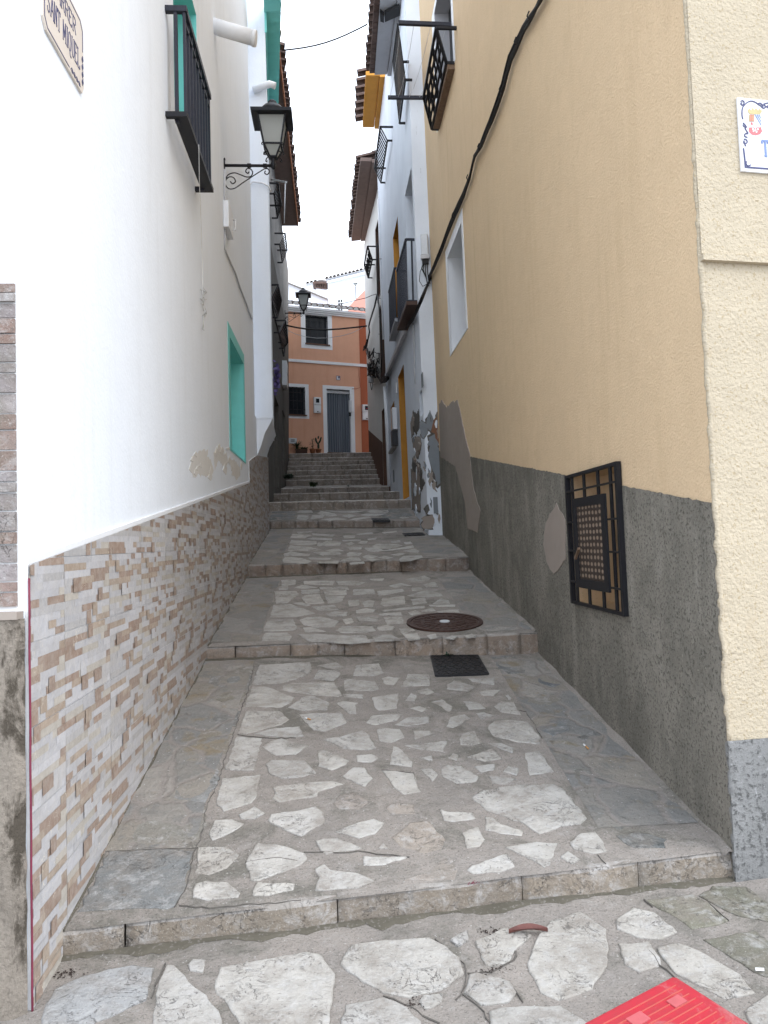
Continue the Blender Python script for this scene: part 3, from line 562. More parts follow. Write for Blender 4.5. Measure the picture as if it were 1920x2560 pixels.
s28 = [[(85,570),(110,540),(230,548),(330,575),(290,592),(100,588)],[(95,515),(150,495),(320,522),(300,532),(100,535)],[(135,470),(150,448),(330,460),(420,480),(300,492),(130,490)],[(140,435),(160,400),(370,410),(370,435),(290,445)],[(150,380),(170,350),(330,358),(270,385)],[(280,390),(350,375),(500,388),(495,405)],[(370,440),(385,420),(425,425),(435,445),(390,452)],[(410,425),(460,408),(575,420),(560,445),(440,450)],[(445,488),(540,470),(600,490),(480,497)],[(320,500),(560,498),(580,515),(420,530)],[(300,545),(490,550),(480,562),(320,560)],[(370,578),(560,572),(550,592),(390,590)],[(570,570),(640,540),(720,545),(740,570),(600,578)],[(620,515),(640,500),(750,505),(720,530),(625,535)],[(750,535),(800,522),(880,535),(840,550),(760,550)],[(875,545),(930,530),(1005,545),(960,558)],[(985,520),(1060,505),(1105,515),(1050,530)],[(1055,560),(1090,530),(1245,525),(1250,545),(1160,570),(1060,578)],[(1090,490),(1180,472),(1225,490),(1210,508)],[(830,450),(870,432),(1050,435),(1090,445),(980,470),(860,470)],[(765,465),(850,460),(925,485),(880,500),(800,495)],[(900,490),(1050,468),(1170,445),(1180,465),(1000,485)],[(980,410),(1060,400),(1070,418),(1000,424)],[(1090,420),(1150,412),(1165,430),(1110,435)],[(710,425),(740,408),(795,412),(780,430)],[(580,400),(740,395),(730,408),(590,410)],[(610,430),(660,415),(685,430),(640,445)],[(610,455),(750,455),(740,475),(650,480)],[(330,345),(520,355),(500,372),(340,360)],[(590,365),(690,360),(690,380),(600,385)],[(780,555),(900,560),(830,580)],[(640,590),(760,578),(770,592),(650,600)],[(790,390),(870,380),(860,398),(800,400)],[(700,350),(830,335),(840,345),(720,358)],[(910,335),(1030,325),(1040,335),(930,345)],[(205,332),(330,326),(340,337),(220,345)]]
s29 = [[(205,225),(215,190),(300,195),(305,215),(280,235)],[(320,225),(335,190),(440,188),(420,215)],[(370,175),(410,160),(520,180),(540,195),(480,205)],[(210,170),(230,150),(330,152),(340,172)],[(440,155),(640,160),(770,158),(690,172),(520,168)],[(580,200),(640,185),(700,195),(640,215)],[(720,195),(780,180),(960,180),(860,200)],[(790,160),(830,150),(965,152),(970,172),(820,172)],[(400,228),(540,215),(620,228),(480,238)],[(640,228),(800,205),(820,212),(700,238)],[(1055,210),(1100,205),(1145,215),(1080,222)]]
traced(mb, T[1], 27, s27, mul(PALE, 1.04), .08, .005, 21); traced(mb, T[2], 28, s28, mul(PALE, 1.06), .08, .005, 22); traced(mb, T[3], 28, s29, mul(PALE, 1.06), .08, .005, 23)
if 0: slabs(mb, T[1], -1.08, -.66, 11, 1., (.20, .20, .195), .2, .0025, 24, .1, .05, None, .04); slabs(mb, T[1], 1.02, 1.68, 16, 1., (.17, .18, .185), .2, .0025, 25, .1, .05, lambda c: (c-V((MH.x, MH.y))).length < .50, .04)
if 0: slabs(mb, T[2], -1.08, -.66, 9, 1., (.19, .195, .195), .2, .0025, 26, .1, .05, None, .03); slabs(mb, T[2], .90, 1.66, 14, 1., (.16, .175, .19), .2, .0025, 27, .1, .05, None, .03)
slabs(mb, T[3], -1.15, -.70, 4, 1., (.17, .18, .18), .2, .0025, 28); slabs(mb, T[3], .84, 1.4, 5, 1., (.17, .18, .18), .2, .0025, 29)
for k in range(4, 13): slabs(mb, T[k], -1.1, 1.1, 9, 1., (.36, .34, .315), .12, .003, 40+k, .13, .04)
slabs(mb, T[13], -1.3, 1.3, 26, 1., (.24, .22, .205), .12, .003, 60, .15, .1)
struct(mb.build('paving_stones', M['stone'], alley), 'stuff')
# the square in front
mb = MB()
sE = [[(510,340),(545,265),(580,265),(640,340),(720,400),(770,470),(790,518),(760,600),(480,600),(500,420)],[(640,265),(660,242),(712,245),(705,300),(650,290)],[(750,360),(775,275),(1000,240),(1150,212),(1215,225),(1275,310),(1265,400),(1250,500),(1230,580),(900,580),(830,470)]]
sF = [[(-190,438),(-146,352),(0,333),(200,325),(330,410),(350,480),(250,545),(110,582),(0,560),(-120,490)],[(-196,740),(-166,613),(-6,578),(100,625),(160,691),(160,780),(-196,800)],[(150,600),(170,570),(255,565),(250,600),(180,635)],[(345,560),(370,480),(400,470),(540,510),(575,560),(540,600),(420,612)],[(395,340),(520,280),(640,310),(560,380),(545,430),(480,450),(440,440)],[(620,440),(660,330),(720,250),(850,212),(960,290),(970,420),(900,540),(760,595),(680,560)],[(455,640),(560,620),(760,615),(880,691),(860,780),(470,780)],
[(1000,245),(1080,195),(1170,215),(1270,300),(1200,330),(1100,320),(1010,285)],[(1180,370),(1260,345),(1400,400),(1540,480),(1600,560),(1480,590),(1260,480)],[(1560,640),(1659,570),(1800,600),(1800,760),(1600,760)],[(1010,350),(1150,340),(1200,440),(1110,470),(1040,440)],[(285,330),(360,290),(365,330),(320,360)]]
traced(mb, G0, 'E', sE, mul(PALE, .95), .06, .008, 9); traced(mb, G0, 'F', sF, mul(PALE, .93), .08, .008, 10)
traced(mb, G0, 'E', [[(10,470),(60,370),(200,310),(400,268),(490,285),(460,420),(350,470),(150,560),(0,560)]], (.33, .335, .34), .03, .006, 11)
traced(mb, G0, 'F', [[(1120,160),(1330,135),(1400,170),(1490,250),(1400,275),(1330,285),(1230,215)],[(1380,330),(1600,290),(1659,330),(1750,400),(1720,500),(1640,490),(1500,410)],[(1360,140),(1420,100),(1560,100),(1700,200),(1700,260),(1520,225)]], (.17, .165, .13), .15, .006, 12)
for i, c in enumerate(voronoi(-6, 7, -6, 2.15, 170, 1., 77)):
    if area(c) > .02: r = random.Random(900+i); stone(mb, G0, c, mul(PALE, r.uniform(.75, 1.)), .006, 900+i, .012, .08)
struct(mb.build('paving_stones', M['stone'], square), 'stuff')
# gathered dirt, its dark colour also painting contact shade along walls and risers
mb = MB()
def grime_shade(q4, path, w=.03, seed=0, side=1):
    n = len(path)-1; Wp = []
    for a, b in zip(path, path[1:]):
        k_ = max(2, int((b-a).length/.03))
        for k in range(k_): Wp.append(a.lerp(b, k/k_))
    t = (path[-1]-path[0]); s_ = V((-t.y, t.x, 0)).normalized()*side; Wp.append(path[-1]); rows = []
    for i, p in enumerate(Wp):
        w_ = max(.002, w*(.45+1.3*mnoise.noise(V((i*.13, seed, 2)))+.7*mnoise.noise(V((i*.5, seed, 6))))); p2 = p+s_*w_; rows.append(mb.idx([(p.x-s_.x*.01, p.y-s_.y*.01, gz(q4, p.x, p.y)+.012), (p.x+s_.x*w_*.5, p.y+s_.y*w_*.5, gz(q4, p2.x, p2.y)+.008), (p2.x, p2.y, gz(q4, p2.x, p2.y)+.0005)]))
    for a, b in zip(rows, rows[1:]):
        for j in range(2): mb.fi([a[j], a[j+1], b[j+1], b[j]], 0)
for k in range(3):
    a_, b_ = T[k][2], T[k][3]; grime_shade(T[k], [a_-V((0, .012, 0)), b_-V((0, .012, 0))], .03, k+1, -1); grime_shade(T[k], [V((-1.087, T[k][0].y+.02, 0)), V((-1.087, T[k][2].y, 0))], .02, 10+k, -1)
grime_shade(G0, [T[0][0]-V((0, .012, 0)), T[0][1]-V((0, .012, 0))], .045, 30, -1)
mb.build('dirt_contact_shade', M['dirt'], alley)
# open cracks and joints
mb = MB()
def crack(zone, pts, q4, w=.004, sd=0, lift=.006):
    w *= .33; r = random.Random(sd); P = []
    W = [onground(q4, *q(zone, *p)) for p in pts]
    for a, b in zip(W, W[1:]):
        n = max(2, int((b-a).length/.03))
        for k in range(n): p = a.lerp(b, k/n); P.append(p+V((r.uniform(-.006, .006), r.uniform(-.006, .006), 0)))
    P.append(W[-1])
    for i, (a, b) in enumerate(zip(P, P[1:])):
        t = (b-a); s = V((-t.y, t.x, 0)).normalized()*w*r.uniform(.4, 1.2); za, zb = gz(q4, a.x, a.y)+lift, gz(q4, b.x, b.y)+lift
        mb.prism([(a.x-s.x, a.y-s.y, za), (a.x+s.x, a.y+s.y, za), (b.x+s.x, b.y+s.y, zb), (b.x-s.x, b.y-s.y, zb)], (0, 0, -.009))
crack('G', [(1480,180),(1440,345),(1380,520),(1340,640),(1270,850),(1230,1000),(1155,1150),(1110,1390),(1070,1450),(1000,1740),(930,1850)], T[0], .004, 1, .004)
crack('G', [(1100,1440),(900,1445),(700,1445)], T[0], .003, 2, .004); crack('C', [(110,700),(280,712),(500,692),(780,672)], T[0], .004, 3, .006)
crack('C', [(800,400),(1000,405),(1100,400),(1240,418),(1380,430)], T[0], .003, 4); crack('C', [(470,462),(600,440),(660,432),(760,452)], T[0], .003, 5)
crack('D', [(1090,420),(1140,470)], T[0], .003, 6); crack('B', [(660,390),(700,400),(760,500),(785,545)], T[0], .003, 7); crack('A', [(320,528),(480,545),(640,545)], T[0], .003, 8)
crack('A', [(1115,722),(1290,740),(1310,800)], T[0], .003, 9); crack('F', [(220,325),(340,430),(355,480),(340,560),(310,590)], G0, .007, 10, .004); crack('F', [(570,380),(560,420),(470,470),(360,475)], G0, .009, 11, .005); crack('F', [(510,500),(575,550),(600,600)], G0, .006, 12, .005)
crack('F', [(0,575),(120,615),(165,655),(240,691)], G0, .009, 13, .004); crack('F', [(1150,380),(1190,440),(1255,495)], G0, .004, 14, .008); crack('F', [(1115,155),(1160,190)], G0, .006, 15, .008); crack('F', [(1400,170),(1490,250)], G0, .004, 16, .008); crack('F', [(340,570),(430,640),(460,691)], G0, .005, 17, .006); crack('E', [(545,262),(510,330),(480,410)], G0, .008, 18, .006)
mb.build('open_joints', M['joint'], alley)

# ------------------------------------------------------------------ left: white house with the tiled base
A = SA
houseA = thing('white_house', 'big white house on the left with a brown and white tiled base', 'house', (-1.1, 2.85, 0))
tU0, tU1 = 2.84, 3.86; zU0, zU1 = 4.90, 6.22
tL0, tL1, zL0, zL1 = 5.70, 7.0, 2.64, 3.88
hU, hL = (tU0, tU1, zU0, zU1), (tL0, tL1, zL0, zL1)
mb = MB(); cuts(mb, A, 0, A.L, -.6, 9.6, (hU, hL)); cuts(mb, SAf, 0, SAf.L, -.9, 9.6)
mb.face([A.P(0, 9.6), A.P(A.L, 9.6), A.P(A.L, 9.6, -3), A.P(0, 9.6, -3)]); mb.face([A.P(A.L, 3.4, 0), A.P(A.L, 9.6, 0), A.P(A.L, 9.6, -3), A.P(A.L, 3.4, -3)])
mb.build('wall', M['white'], houseA)
recess(houseA, A, hU, .22, M['teal'], M['teal'], 'window', 'shutter'); recess(houseA, A, hL, .16, M['teal'], M['teal'], 'window', 'shutter', (.14, .07, .02, .13), None, .03)
# narrow iron balcony
b = MB(); DR = .13
tp0, tp1, bt0, bt1 = 2.56, 3.62, 2.50, 3.68
b.sbox(A, bt0, bt1, 4.565, 4.60, .055, DR+.02); b.sbox(A, bt0, bt0+.04, 4.565, 4.60, .002, .055); b.sbox(A, bt1-.04, bt1, 4.565, 4.60, .002, .055); fl = b.build('balcony_floor', M['black'], houseA)
b = MB(); a0, a1, c0, c1 = A.P(tp0, 5.36, DR), A.P(tp1, 5.36, DR), A.P(tp0, 4.605, DR), A.P(tp1, 4.605, DR)
b.bar(a0, a1, .02, .022); b.bar(A.P(tp0, 5.36, .0), a0+V((.02, 0, 0)), .02, .02); b.bar(A.P(tp1, 5.36, 0), a1+V((.02, 0, 0)), .02, .02)
for k in range(9): f = k/8; b.bar(a0.lerp(a1, f), c0.lerp(c1, f), .010, .010, (0, 1, 0))
for dd in (.07,): 
    for t in (tp0, tp1): b.bar(A.P(t, 5.36, dd), A.P(t, 4.55, dd), .012, .012, (0, 1, 0))
b.bar(c0, c1, .014, .014); b.bar(A.P(tp0, 5.27, DR), A.P(tp1, 5.27, DR), .01, .01)
b.build('railing', M['iron2'], fl)
# stub of roof drain
b = MB(); p0 = A.P(4.95, 6.87, -.05); p1 = A.P(4.95, 6.74, .40); b.tube([p0, p1], .075, 14); b.tube([p1+V((-.02, 0, 0)), p1+V((.02, 0, -.006))], .078, 14); b.build('drain_spout', M['pvcw'], houseA)
# patches where damp has lifted the paint
b = MB()
for sd, pts in enumerate([[(1045,1070),(1100,1040),(1135,1035),(1130,1075),(1150,1090),(1165,1150),(1150,1190),(1080,1170),(1055,1190),(1040,1130)],[(1165,1050),(1200,1000),(1215,1060),(1235,1050),(1245,1110),(1225,1130),(1190,1090),(1172,1150)],[(1255,1090),(1280,1090),(1310,1140),(1310,1180),(1290,1200),(1262,1150)]]): patch(b, A, 7, pts, 0, .0008+.0004*sd, .014, .04, sd)
r = random.Random(6)
for k in range(16):
    cx, cy = r.uniform(1040, 1330), r.uniform(1030, 1200); w_, h_ = r.uniform(4, 14), r.uniform(10, 40); patch(b, A, 7, [(cx-w_, cy), (cx, cy-h_), (cx+w_, cy-h_*.3), (cx+w_*.5, cy+h_*.6)], 0, .0022+.0001*k, .006, .03, 50+k)
b.build('bare_plaster', M['tan'], houseA)
# tile cladding, 60 x 30 tiles printed as split stone
CW, CB, CT, CC, CG = (.475, .47, .485), (.30, .215, .168), (.365, .285, .22), (.44, .405, .355), (.44, .43, .43)
def tile_pattern(seed, W=.625, H=.30, rows=10):
    r = random.Random(seed); h = H/rows; out = []; grid = {}
    for j in range(rows):
        x = 0
        while x < W-1e-6:
            w = min(r.choice((.05, .08, .12, .17, .22, .28, .36)), W-x)
            if W-x-w < .03: w = W-x
            c = r.choices((CW, CB, CT, CC, CG), (.42, .19, .13, .13, .13))[0]; k = r.uniform(.88, 1.08); out.append((x, x+w, j*h, (j+1)*h, mul(c, k))); x += w
    for n in range(4): # taller stones over two courses
        j = r.randrange(rows-1); x = r.uniform(.02, W-.16); out.append((x, x+r.uniform(.06, .12), j*h+.001, (j+2)*h-.001, mul(r.choice((CB, CB, CT, CW)), r.uniform(.9, 1.05)), .0012*(n+1)))
    return out
PAT = [tile_pattern(s) for s in range(5)]
def clip(poly, a, bb):   # keep z <= a + bb*t
    out = []
    for p, s in zip(poly, poly[1:]+poly[:1]):
        fp, fs = a+bb*p[0]-p[1], a+bb*s[0]-s[1]
        if fp >= 0: out.append(p)
        if fp*fs < 0: k = fp/(fp-fs); out.append((p[0]+(s[0]-p[0])*k, p[1]+(s[1]-p[1])*k))
    return out
def cladding(g, ta, tb, za, zb, t0=0., parent=None, d=.014, zmin=-.3, toff=.0):
    b = MB(); sl = (zb-za)/(tb-ta); a = za-sl*ta; r = random.Random(5); W, H = .625, .30
    back = [(ta, zmin), (tb, zmin), (tb, zb), (ta, za)]; b.prism([g.P(t, z, .001) for t, z in back], g.n*(d-.004), 1)
    i = int((ta-t0)/W)-1
    while t0+i*W < tb:
        j = -2
        while .07+.3*j < max(za, zb):
            pt = PAT[r.randrange(len(PAT))]
            for e in pt:
                x0, x1, y0, y1 = e[0]+t0+i*W, e[1]+t0+i*W, e[2]+.07+.3*j, e[3]+.07+.3*j
                if e[0] < 1e-6: x0 += .0015
                if e[1] > W-1e-6: x1 -= .0015
                if e[2] < 1e-6: y0 += .0015
                if e[3] > H-1e-6: y1 -= .0015
                x0, x1 = max(x0, ta), min(x1, tb)
                if x1-x0 < .002 or y1 < zmin: continue
                s = .0035*r.uniform(-1, 1)
                P4 = clip([(x0, y0), (x1, y0+s), (x1, y1), ((x0+x1)/2, y1+s*.3), (x0, y1)] if len(e) == 6 else [(x0, y0), (x1, y0), (x1, y1), (x0, y1)], a, sl)
                if len(P4) > 2: rel = .0015*r.random()+(e[5] if len(e) == 6 else 0); b.face([g.P(t, z, d+rel) for t, z in P4], 0, e[4])
            j += 1
        i += 1
    return b.build('tile_cladding', [M['tile'], M['mort']], parent)
cladding(A, .0, 7.39, 1.545, 2.40, .36-.625, houseA, zmin=-.3)
cladding(A, 7.39, A.L, 2.69, 2.87, .36-.625, houseA, zmin=.8)
b = MB(); b.prism([A.P(.0, 1.546, .001), A.P(7.385, 2.402, .001), A.P(7.385, 2.425, .001), A.P(0, 1.569, .001)], A.n*.010); b.build('cladding_trim', M['whitep'], houseA)
# the face on the square: stone-look strip above broken plaster
b = MB(); r = random.Random(9); z = 1.40
while z < 2.53:
    h = r.uniform(.035, .075); x = 0
    while x < 1.6:
        w = r.uniform(.1, .3); dd = .012+r.uniform(0, .012); c = r.choice(((.32, .235, .205), (.33, .295, .285), (.26, .18, .15), (.30, .265, .262)))
        if x > 0 or True: b.sbox(SAf, .020+x+.003, .020+x+w-.003, z+.003, z+h-.003, .001, dd, 0, mul(c, r.uniform(.85, 1.1)))
        x += w
    z += h
b.sbox(SAf, 0.018, 1.8, 1.38, 2.60, .0005, .006, 1); b.sbox(SAf, .005, 1.8, 1.36, 1.385, .001, .06, 2)
b.build('stone_cladding', [M['stone'], M['mort'], M['patch']], houseA)
b = MB(); N = 26
rows = []
for j in range(N+1):
    zz = -.5+1.86*j/N; rows.append(b.idx([SAf.P(-.004+.9*i/N, zz, .014+(.035 if i else 0)+(.03 if i else .003)*mnoise.noise(V((i*.35, zz*4, 2)))+.012*mnoise.noise(V((i*.9, zz*13, 5)))) for i in range(N+1)]))
for p, s in zip(rows, rows[1:]):
    for i in range(N): b.fi([p[i], p[i+1], s[i+1], s[i]], 0, smooth=True)
b.build('broken_plaster', M['rubble'], houseA)
b = MB(); pts = []
for j in range(13): zz = 1.5-1.55*j/12; pts.append(A.P(-.004+.002*math.sin(j*2.1), zz, .016))
b.tube(pts, .004, 5); b.build('sealant_line', M['maroon'], houseA)
b = MB(); b.tube([A.P(1.9+.1*k, 1.4+.2*k, -1.) for k in range(2)], .01); 

# white neighbour with the turquoise eave
houseB = thing('white_house', 'narrow white house with a jutting upper storey and turquoise eave behind the wall lantern', 'house', (-1.1, 11.2, 0))
b = MB(); cuts(b, SB, .004, SB.L, .5, 3.45); shell(b, SB, .004, SB.L, .5, 3.43, 2.5); b.build('wall', M['white'], houseB)
b = MB(); P = [(-1.3, 11.4), (-.86, 11.4), (-1.03, 13.9), (-1.3, 13.9)]; b.prism([(x, y, 3.43) for x, y in P], (0, 0, 6.75)); b.prism([(-1.099, 11.41, 3.431), (-.87, 11.41, 3.431), (-.90, 11.41, 3.36), (-.98, 11.41, 3.22), (-1.05, 11.41, 3.0), (-1.099, 11.41, 2.9)], (-.08, 1.78, 0)); b.build('upper_storey', M['white'], houseB)
b = MB(); b.prism([(-.866, 11.39, 9.2), (-.835, 11.39, 9.2), (-1.005, 13.92, 9.2), (-1.036, 13.92, 9.2)], (0, 0, .32))
r = random.Random(4)
for k in range(14):
    f0, f1 = k/14, (k+.95)/14; ya, yb = 10.6+3.4*f0, 10.6+3.4*f1; xo = -.555-.29*f0; z0 = 9.5+r.uniform(-.010, .010)
    xi = lambda y: -.87-.067*max(-.9, y-11.4); b.prism([(xi(ya), ya, z0+.03), (xo, ya, z0+.05), (xo-.02, yb, z0-.02), (xi(yb), yb, z0-.04)], (0, 0, .09))
ev = b.build('eave', M['teal'], houseB)
b = MB(); eave_tiles(b, (-.64, 11.42, 9.66), (-.86, 14.0, 9.66), (-1, 0, .28), .085, .2); b.build('roof_tiles', M['terra'], ev)
cladding(SB, .006, SB.L, 2.87, 3.06, .36-.625, houseB, zmin=.9)
b = MB(); b.tube([(-1.05, 11.36, 8.3), (-.80, 11.3, 8.36), (-.72, 11.3, 8.33)], .05, 10); b.build('drain_spout', M['pvcw'], houseB)
b = MB(); w = [ony(*q(1, x, y), 11.37) for x, y in ((1365, 1320), (1362, 1010), (1380, 992), (1430, 998), (1465, 1015))]; b.tube(w+[w[-1]+V((.03, .05, -.06))], .012, 6); tag(b.build('cable', M['pvcw']), 'white cable bent around the corner of the jutting white upper storey', 'cable')

# ------------------------------------------------------------------ left: grey stone house
C = SC[0]
houseC = thing('stone_house', 'dark grey rubble-plastered house beyond the white ones with a brown boarded eave', 'house', (-1.28, 13.2, 0))
doorC1, doorC2, winC = (4.15, 5.75, 2.9, 4.95), (7.3, 8.5, 3.35, 5.15), (.2, .9, 6.5, 7.6)
b = MB(); cuts(b, C, .004, C.L, 1., 10.1, (doorC1, doorC2)); shell(b, C, .004, C.L, 1., 10.1, 2.5); b.build('wall', M['stonew'], houseC)
b = MB(); cuts(b, C, .006, C.L-.002, 1., 7.9, (doorC1, doorC2), 0, .006); b.build('lower_wall', M['stonelow'], houseC)
recess(houseC, C, doorC1, .12, M['stonelow'], M['wood'], 'door', 'door_leaf'); recess(houseC, C, doorC2, .12, M['stonelow'], M['dark'], 'door', 'door_leaf')
b = MB(); b.prism([(-1.55, 13.22, 10.1), (-.78, 13.22, 10.1), (-.80, 20.7, 10.1), (-1.55, 20.7, 10.1)], (0, 0, .08)); 
ev = b.build('eave', M['soffit'], houseC)
b = MB(); b.prism([(-.78, 13.22, 10.06), (-.755, 13.22, 10.06), (-.775, 20.7, 10.06), (-.80, 20.7, 10.06)], (0, 0, .13)); b.build('fascia', M['terra'], ev)
b = MB(); eave_tiles(b, (-.70, 13.2, 10.19), (-.72, 20.7, 10.19), (-1, 0, .28), .085, .2, seed=8); b.build('roof_tiles', M['terrad'], ev)
def cbalc(zone, top, bot, n, screen, name='balcony', dt=.24, db=.12):
    t0, t1 = [C.W(*q(zone, *p), dt) for p in top]; b0, b1 = [C.W(*q(zone, *p), db) for p in bot]
    b = MB(); wl = lambda p: p - C.n*(.02+(p-C.P(0, p.z, 0)).dot(C.n)); railing(b, t0, t1, b0, b1, n, .008, .014, None, wl)
    o = b.build(name, M['black'], houseC)
    if screen:
        b = MB(); b.prism([t0.lerp(b0, .15), t1.lerp(b1, .15), b1, b0], C.n*-.012); b.build('privacy_screen', screen, o)
cbalc(19, ((320,455),(370,780)), ((262,608),(312,962)), 9, None); cbalc(19, ((425,1185),(455,1430)), ((345,1345),(385,1610)), 8, None)
cbalc(20, ((225,50),(262,210)), ((160,200),(222,385)), 8, M['dark']); cbalc(20, ((300,415),(328,640)), ((235,540),(285,700)), 8, M['dark'])
b = MB(); b.tube([C.W(*q(20, *p), .02) for p in ((150,190),(170,280),(210,450),(240,570),(280,760))], .015, 6); b.tube([C.W(*q(20, *p), .02) for p in ((225,470),(275,470))], .012, 5); b.tube([C.W(*q(20, *p), .03) for p in ((290,470),(305,640),(285,780))], .02, 5); tag(b.build('cable', M['rubber']), 'black cable sagging along the dark stone house under its balconies', 'cable')
b = MB(); b.tube([C.P(.12, z, .05) for z in (2.6, 5, 7, 9.9)], .028, 8); b.build('downpipe', M['pvc'], houseC)
b = MB(); b.sbox(C, 7.2, 7.75, 5.75, 6.4, .005, .13); b.sbox(C, 7.22, 7.73, 6.08, 6.09, .128, .137, 1); tag(b.build('meter_box', [M['metalbox'], M['dark']], bevel=.008), 'pale grey meter box high on the dark stone house near its far door', 'meter box')
b = MB(); b.bar(C.W(*q(19, 225, 400), 0), C.W(*q(19, 440, 440), .42), .018, .018); b.tube([C.W(*q(19, 425, 460), .36), C.W(*q(19, 410, 1040), .34)], .012, 5); b.build('awning_pole', M['metalbox'], houseC)
r = random.Random(31); b = MB(); c0 = C.W(*q(20, 212, 1000), .14)
for k in range(50): p = c0+V((r.gauss(0, .03), r.gauss(0, .08), r.gauss(0, .12))); n = V((r.uniform(-1, 1), r.uniform(-1, 1), r.uniform(-1, 1))).normalized()*.045; m2 = n.orthogonal()*.8; b.face([p-n, p+m2, p+n, p-m2])
b2 = MB(); b2.tube([c0-C.n*.12, c0+V((0, 0, -.1)), c0+V((0, .05, .1))], .012, 5)
o = thing('flower_bunch', 'bunch of purple flowers hanging on the dark stone house above its door', 'flowers', c0); b.build('petals', M['purple'], o); b2.build('stem', M['wood'], o)

# ------------------------------------------------------------------ right: beige house
R = SR
houseR = thing('beige_house', 'tall beige roughcast house on the right with a grey cement base', 'house', (1.72, 3.42, 0))
hg = (1.12, 2.10, 1.13, 2.03); hw = (5.98, 7.17, 4.16, 5.50); hb = (6.0, 7.35, 7.50, 9.1)
b = MB(); cuts(b, R, 0, R.L, -.4, 11.2, (hg, hw, hb)); b.face([R.P(R.L, -.4), R.P(R.L, 11.2), R.P(R.L, 11.2, -3.2), R.P(R.L, -.4, -3.2)]); b.face([R.P(0, 11.19), R.P(R.L, 11.19), R.P(R.L, 11.19, -3.2), R.P(.5, 11.19, -3.2)]); b.build('wall', M['beige'], houseR)
b = MB(); cuts(b, SRf, 0, SRf.L, -.6, 11.2); b.build('front_wall', M['beigef'], houseR)
b = MB(); b.prism([SRf.P(-.004, 2.84, .001), SRf.P(SRf.L, 2.84, .001), SRf.P(SRf.L, 2.87, .001), SRf.P(-.004, 2.87, .001)], SRf.n*.03); cuts(b, SRf, 0, SRf.L, 2.87, 11.2, (), 0, .012); b.build('ledge', M['beigef'], houseR)
zl = lambda t: 1.735+.1445*t
def ragged(ta, tb, amp=.010, step=.04):
    n = max(3, int((tb-ta)/step)); return [(ta+(tb-ta)*k/n, zl(ta+(tb-ta)*k/n)+amp*mnoise.noise(V((k*.9, ta, 3)))+amp*.6*mnoise.noise(V((k*.17, ta, 8)))) for k in range(n+1)]
def strip(b, ta, tb):
    L_ = ragged(ta, tb)
    for p, k in zip(L_, L_[1:]): b.face([R.P(p[0], -.4, .005), R.P(k[0], -.4, .005), R.P(k[0], k[1], .005), R.P(p[0], p[1], .005)])
b = MB(); strip(b, 0, hg[0])
b.face([R.P(t, z, .005) for t, z in ((hg[0], -.4), (hg[1], -.4), (hg[1], hg[2]), (hg[0], hg[2]))])
strip(b, hg[1], R.L); b.build('cement_base', M['dado'], houseR)
b = MB(); cuts(b, SRf, -.004, SRf.L, -.6, .67, (), 0, .006); b.build('cement_base', M['dadof'], houseR)
def quoin(za, zb, mat):
    b = MB(); n = int((zb-za)/.025); P_ = []; rs = []
    for k in range(n+1): z = za+(zb-za)*k/n; P_.append(R.P(.006+.006*mnoise.noise(V((z*7, 1, 2))), z, -.006+.007*mnoise.noise(V((z*9, 5, 2))))); rs.append(max(.006, .013+.008*mnoise.noise(V((z*23, 3, 1)))))
    b.tube(P_, rs, 7); b.build('rough_corner', mat, houseR)
quoin(-.3, .67, M['dadof']); quoin(.67, 11., M['beigef'])
b = MB(); patch(b, R, 6, [(100,190),(112,168),(130,200),(150,185),(178,168),(200,270),(230,400),(250,560),(277,640),(265,735),(222,715),(212,610),(170,450),(106,410)], 0, .010, .02, .08, 3); b.build('mortar_patch', M['patch'], houseR); b = MB()
patch(b, R, 6, [(555,690),(600,610),(640,680),(640,850),(590,910),(560,860),(545,780)], 0, .009, .012, .05, 4); b.build('mortar_patch', M['patch'], houseR)
recess(houseR, R, hw, .24, M['whitep'], M['dark'], 'window', 'pane', (.10, .16, 0, .14), None, 0, .006)
b = MB(); b.sbox(R, hw[0]-.11, hw[1]+.16, hw[2]-.001, hw[2]+.008, -.24, .006); b.build('window_sill', M['whitep'], houseR)
recess(houseR, R, hb, .2, M['gsoffit'], M['dark'], 'window', 'pane', (.12, .25, 0, .1), M['whitep'])
# slanting iron balconet with criss-cross bars
T4 = [R.W(*q(12, *p), d) for p, d in (((1010,335), .25), ((860,1160), .25), ((1135,760), .1), ((960,1550), .1))]
b = MB(); a0, a1, c0, c1 = T4; rr = .017
for x, y in ((a0, a1), (c0, c1), (a0, c0), (a1, c1)): b.bar(x, y, rr, rr)
for k in range(1, 4):
    f = k/4; b.bar(a0.lerp(a1, f), c0.lerp(c1, f), .013, .013); b.bar(a0.lerp(c0, f), a1.lerp(c1, f), .012, .012)
for k in range(4): b.bar(a0.lerp(a1, k/4), c0.lerp(c1, (k+1)/4), .011, .011)
for p in T4: b.bar(p, p-R.n*((p-R.P(0, p.z, 0)).dot(R.n)), rr, rr)
o = b.build('balcony_grille', M['black'], houseR)
b = MB(); b.sbox(R, 5.95, 7.35, 7.42, 7.48, .002, .09); b.build('balcony_floor', M['bamboo'], o)
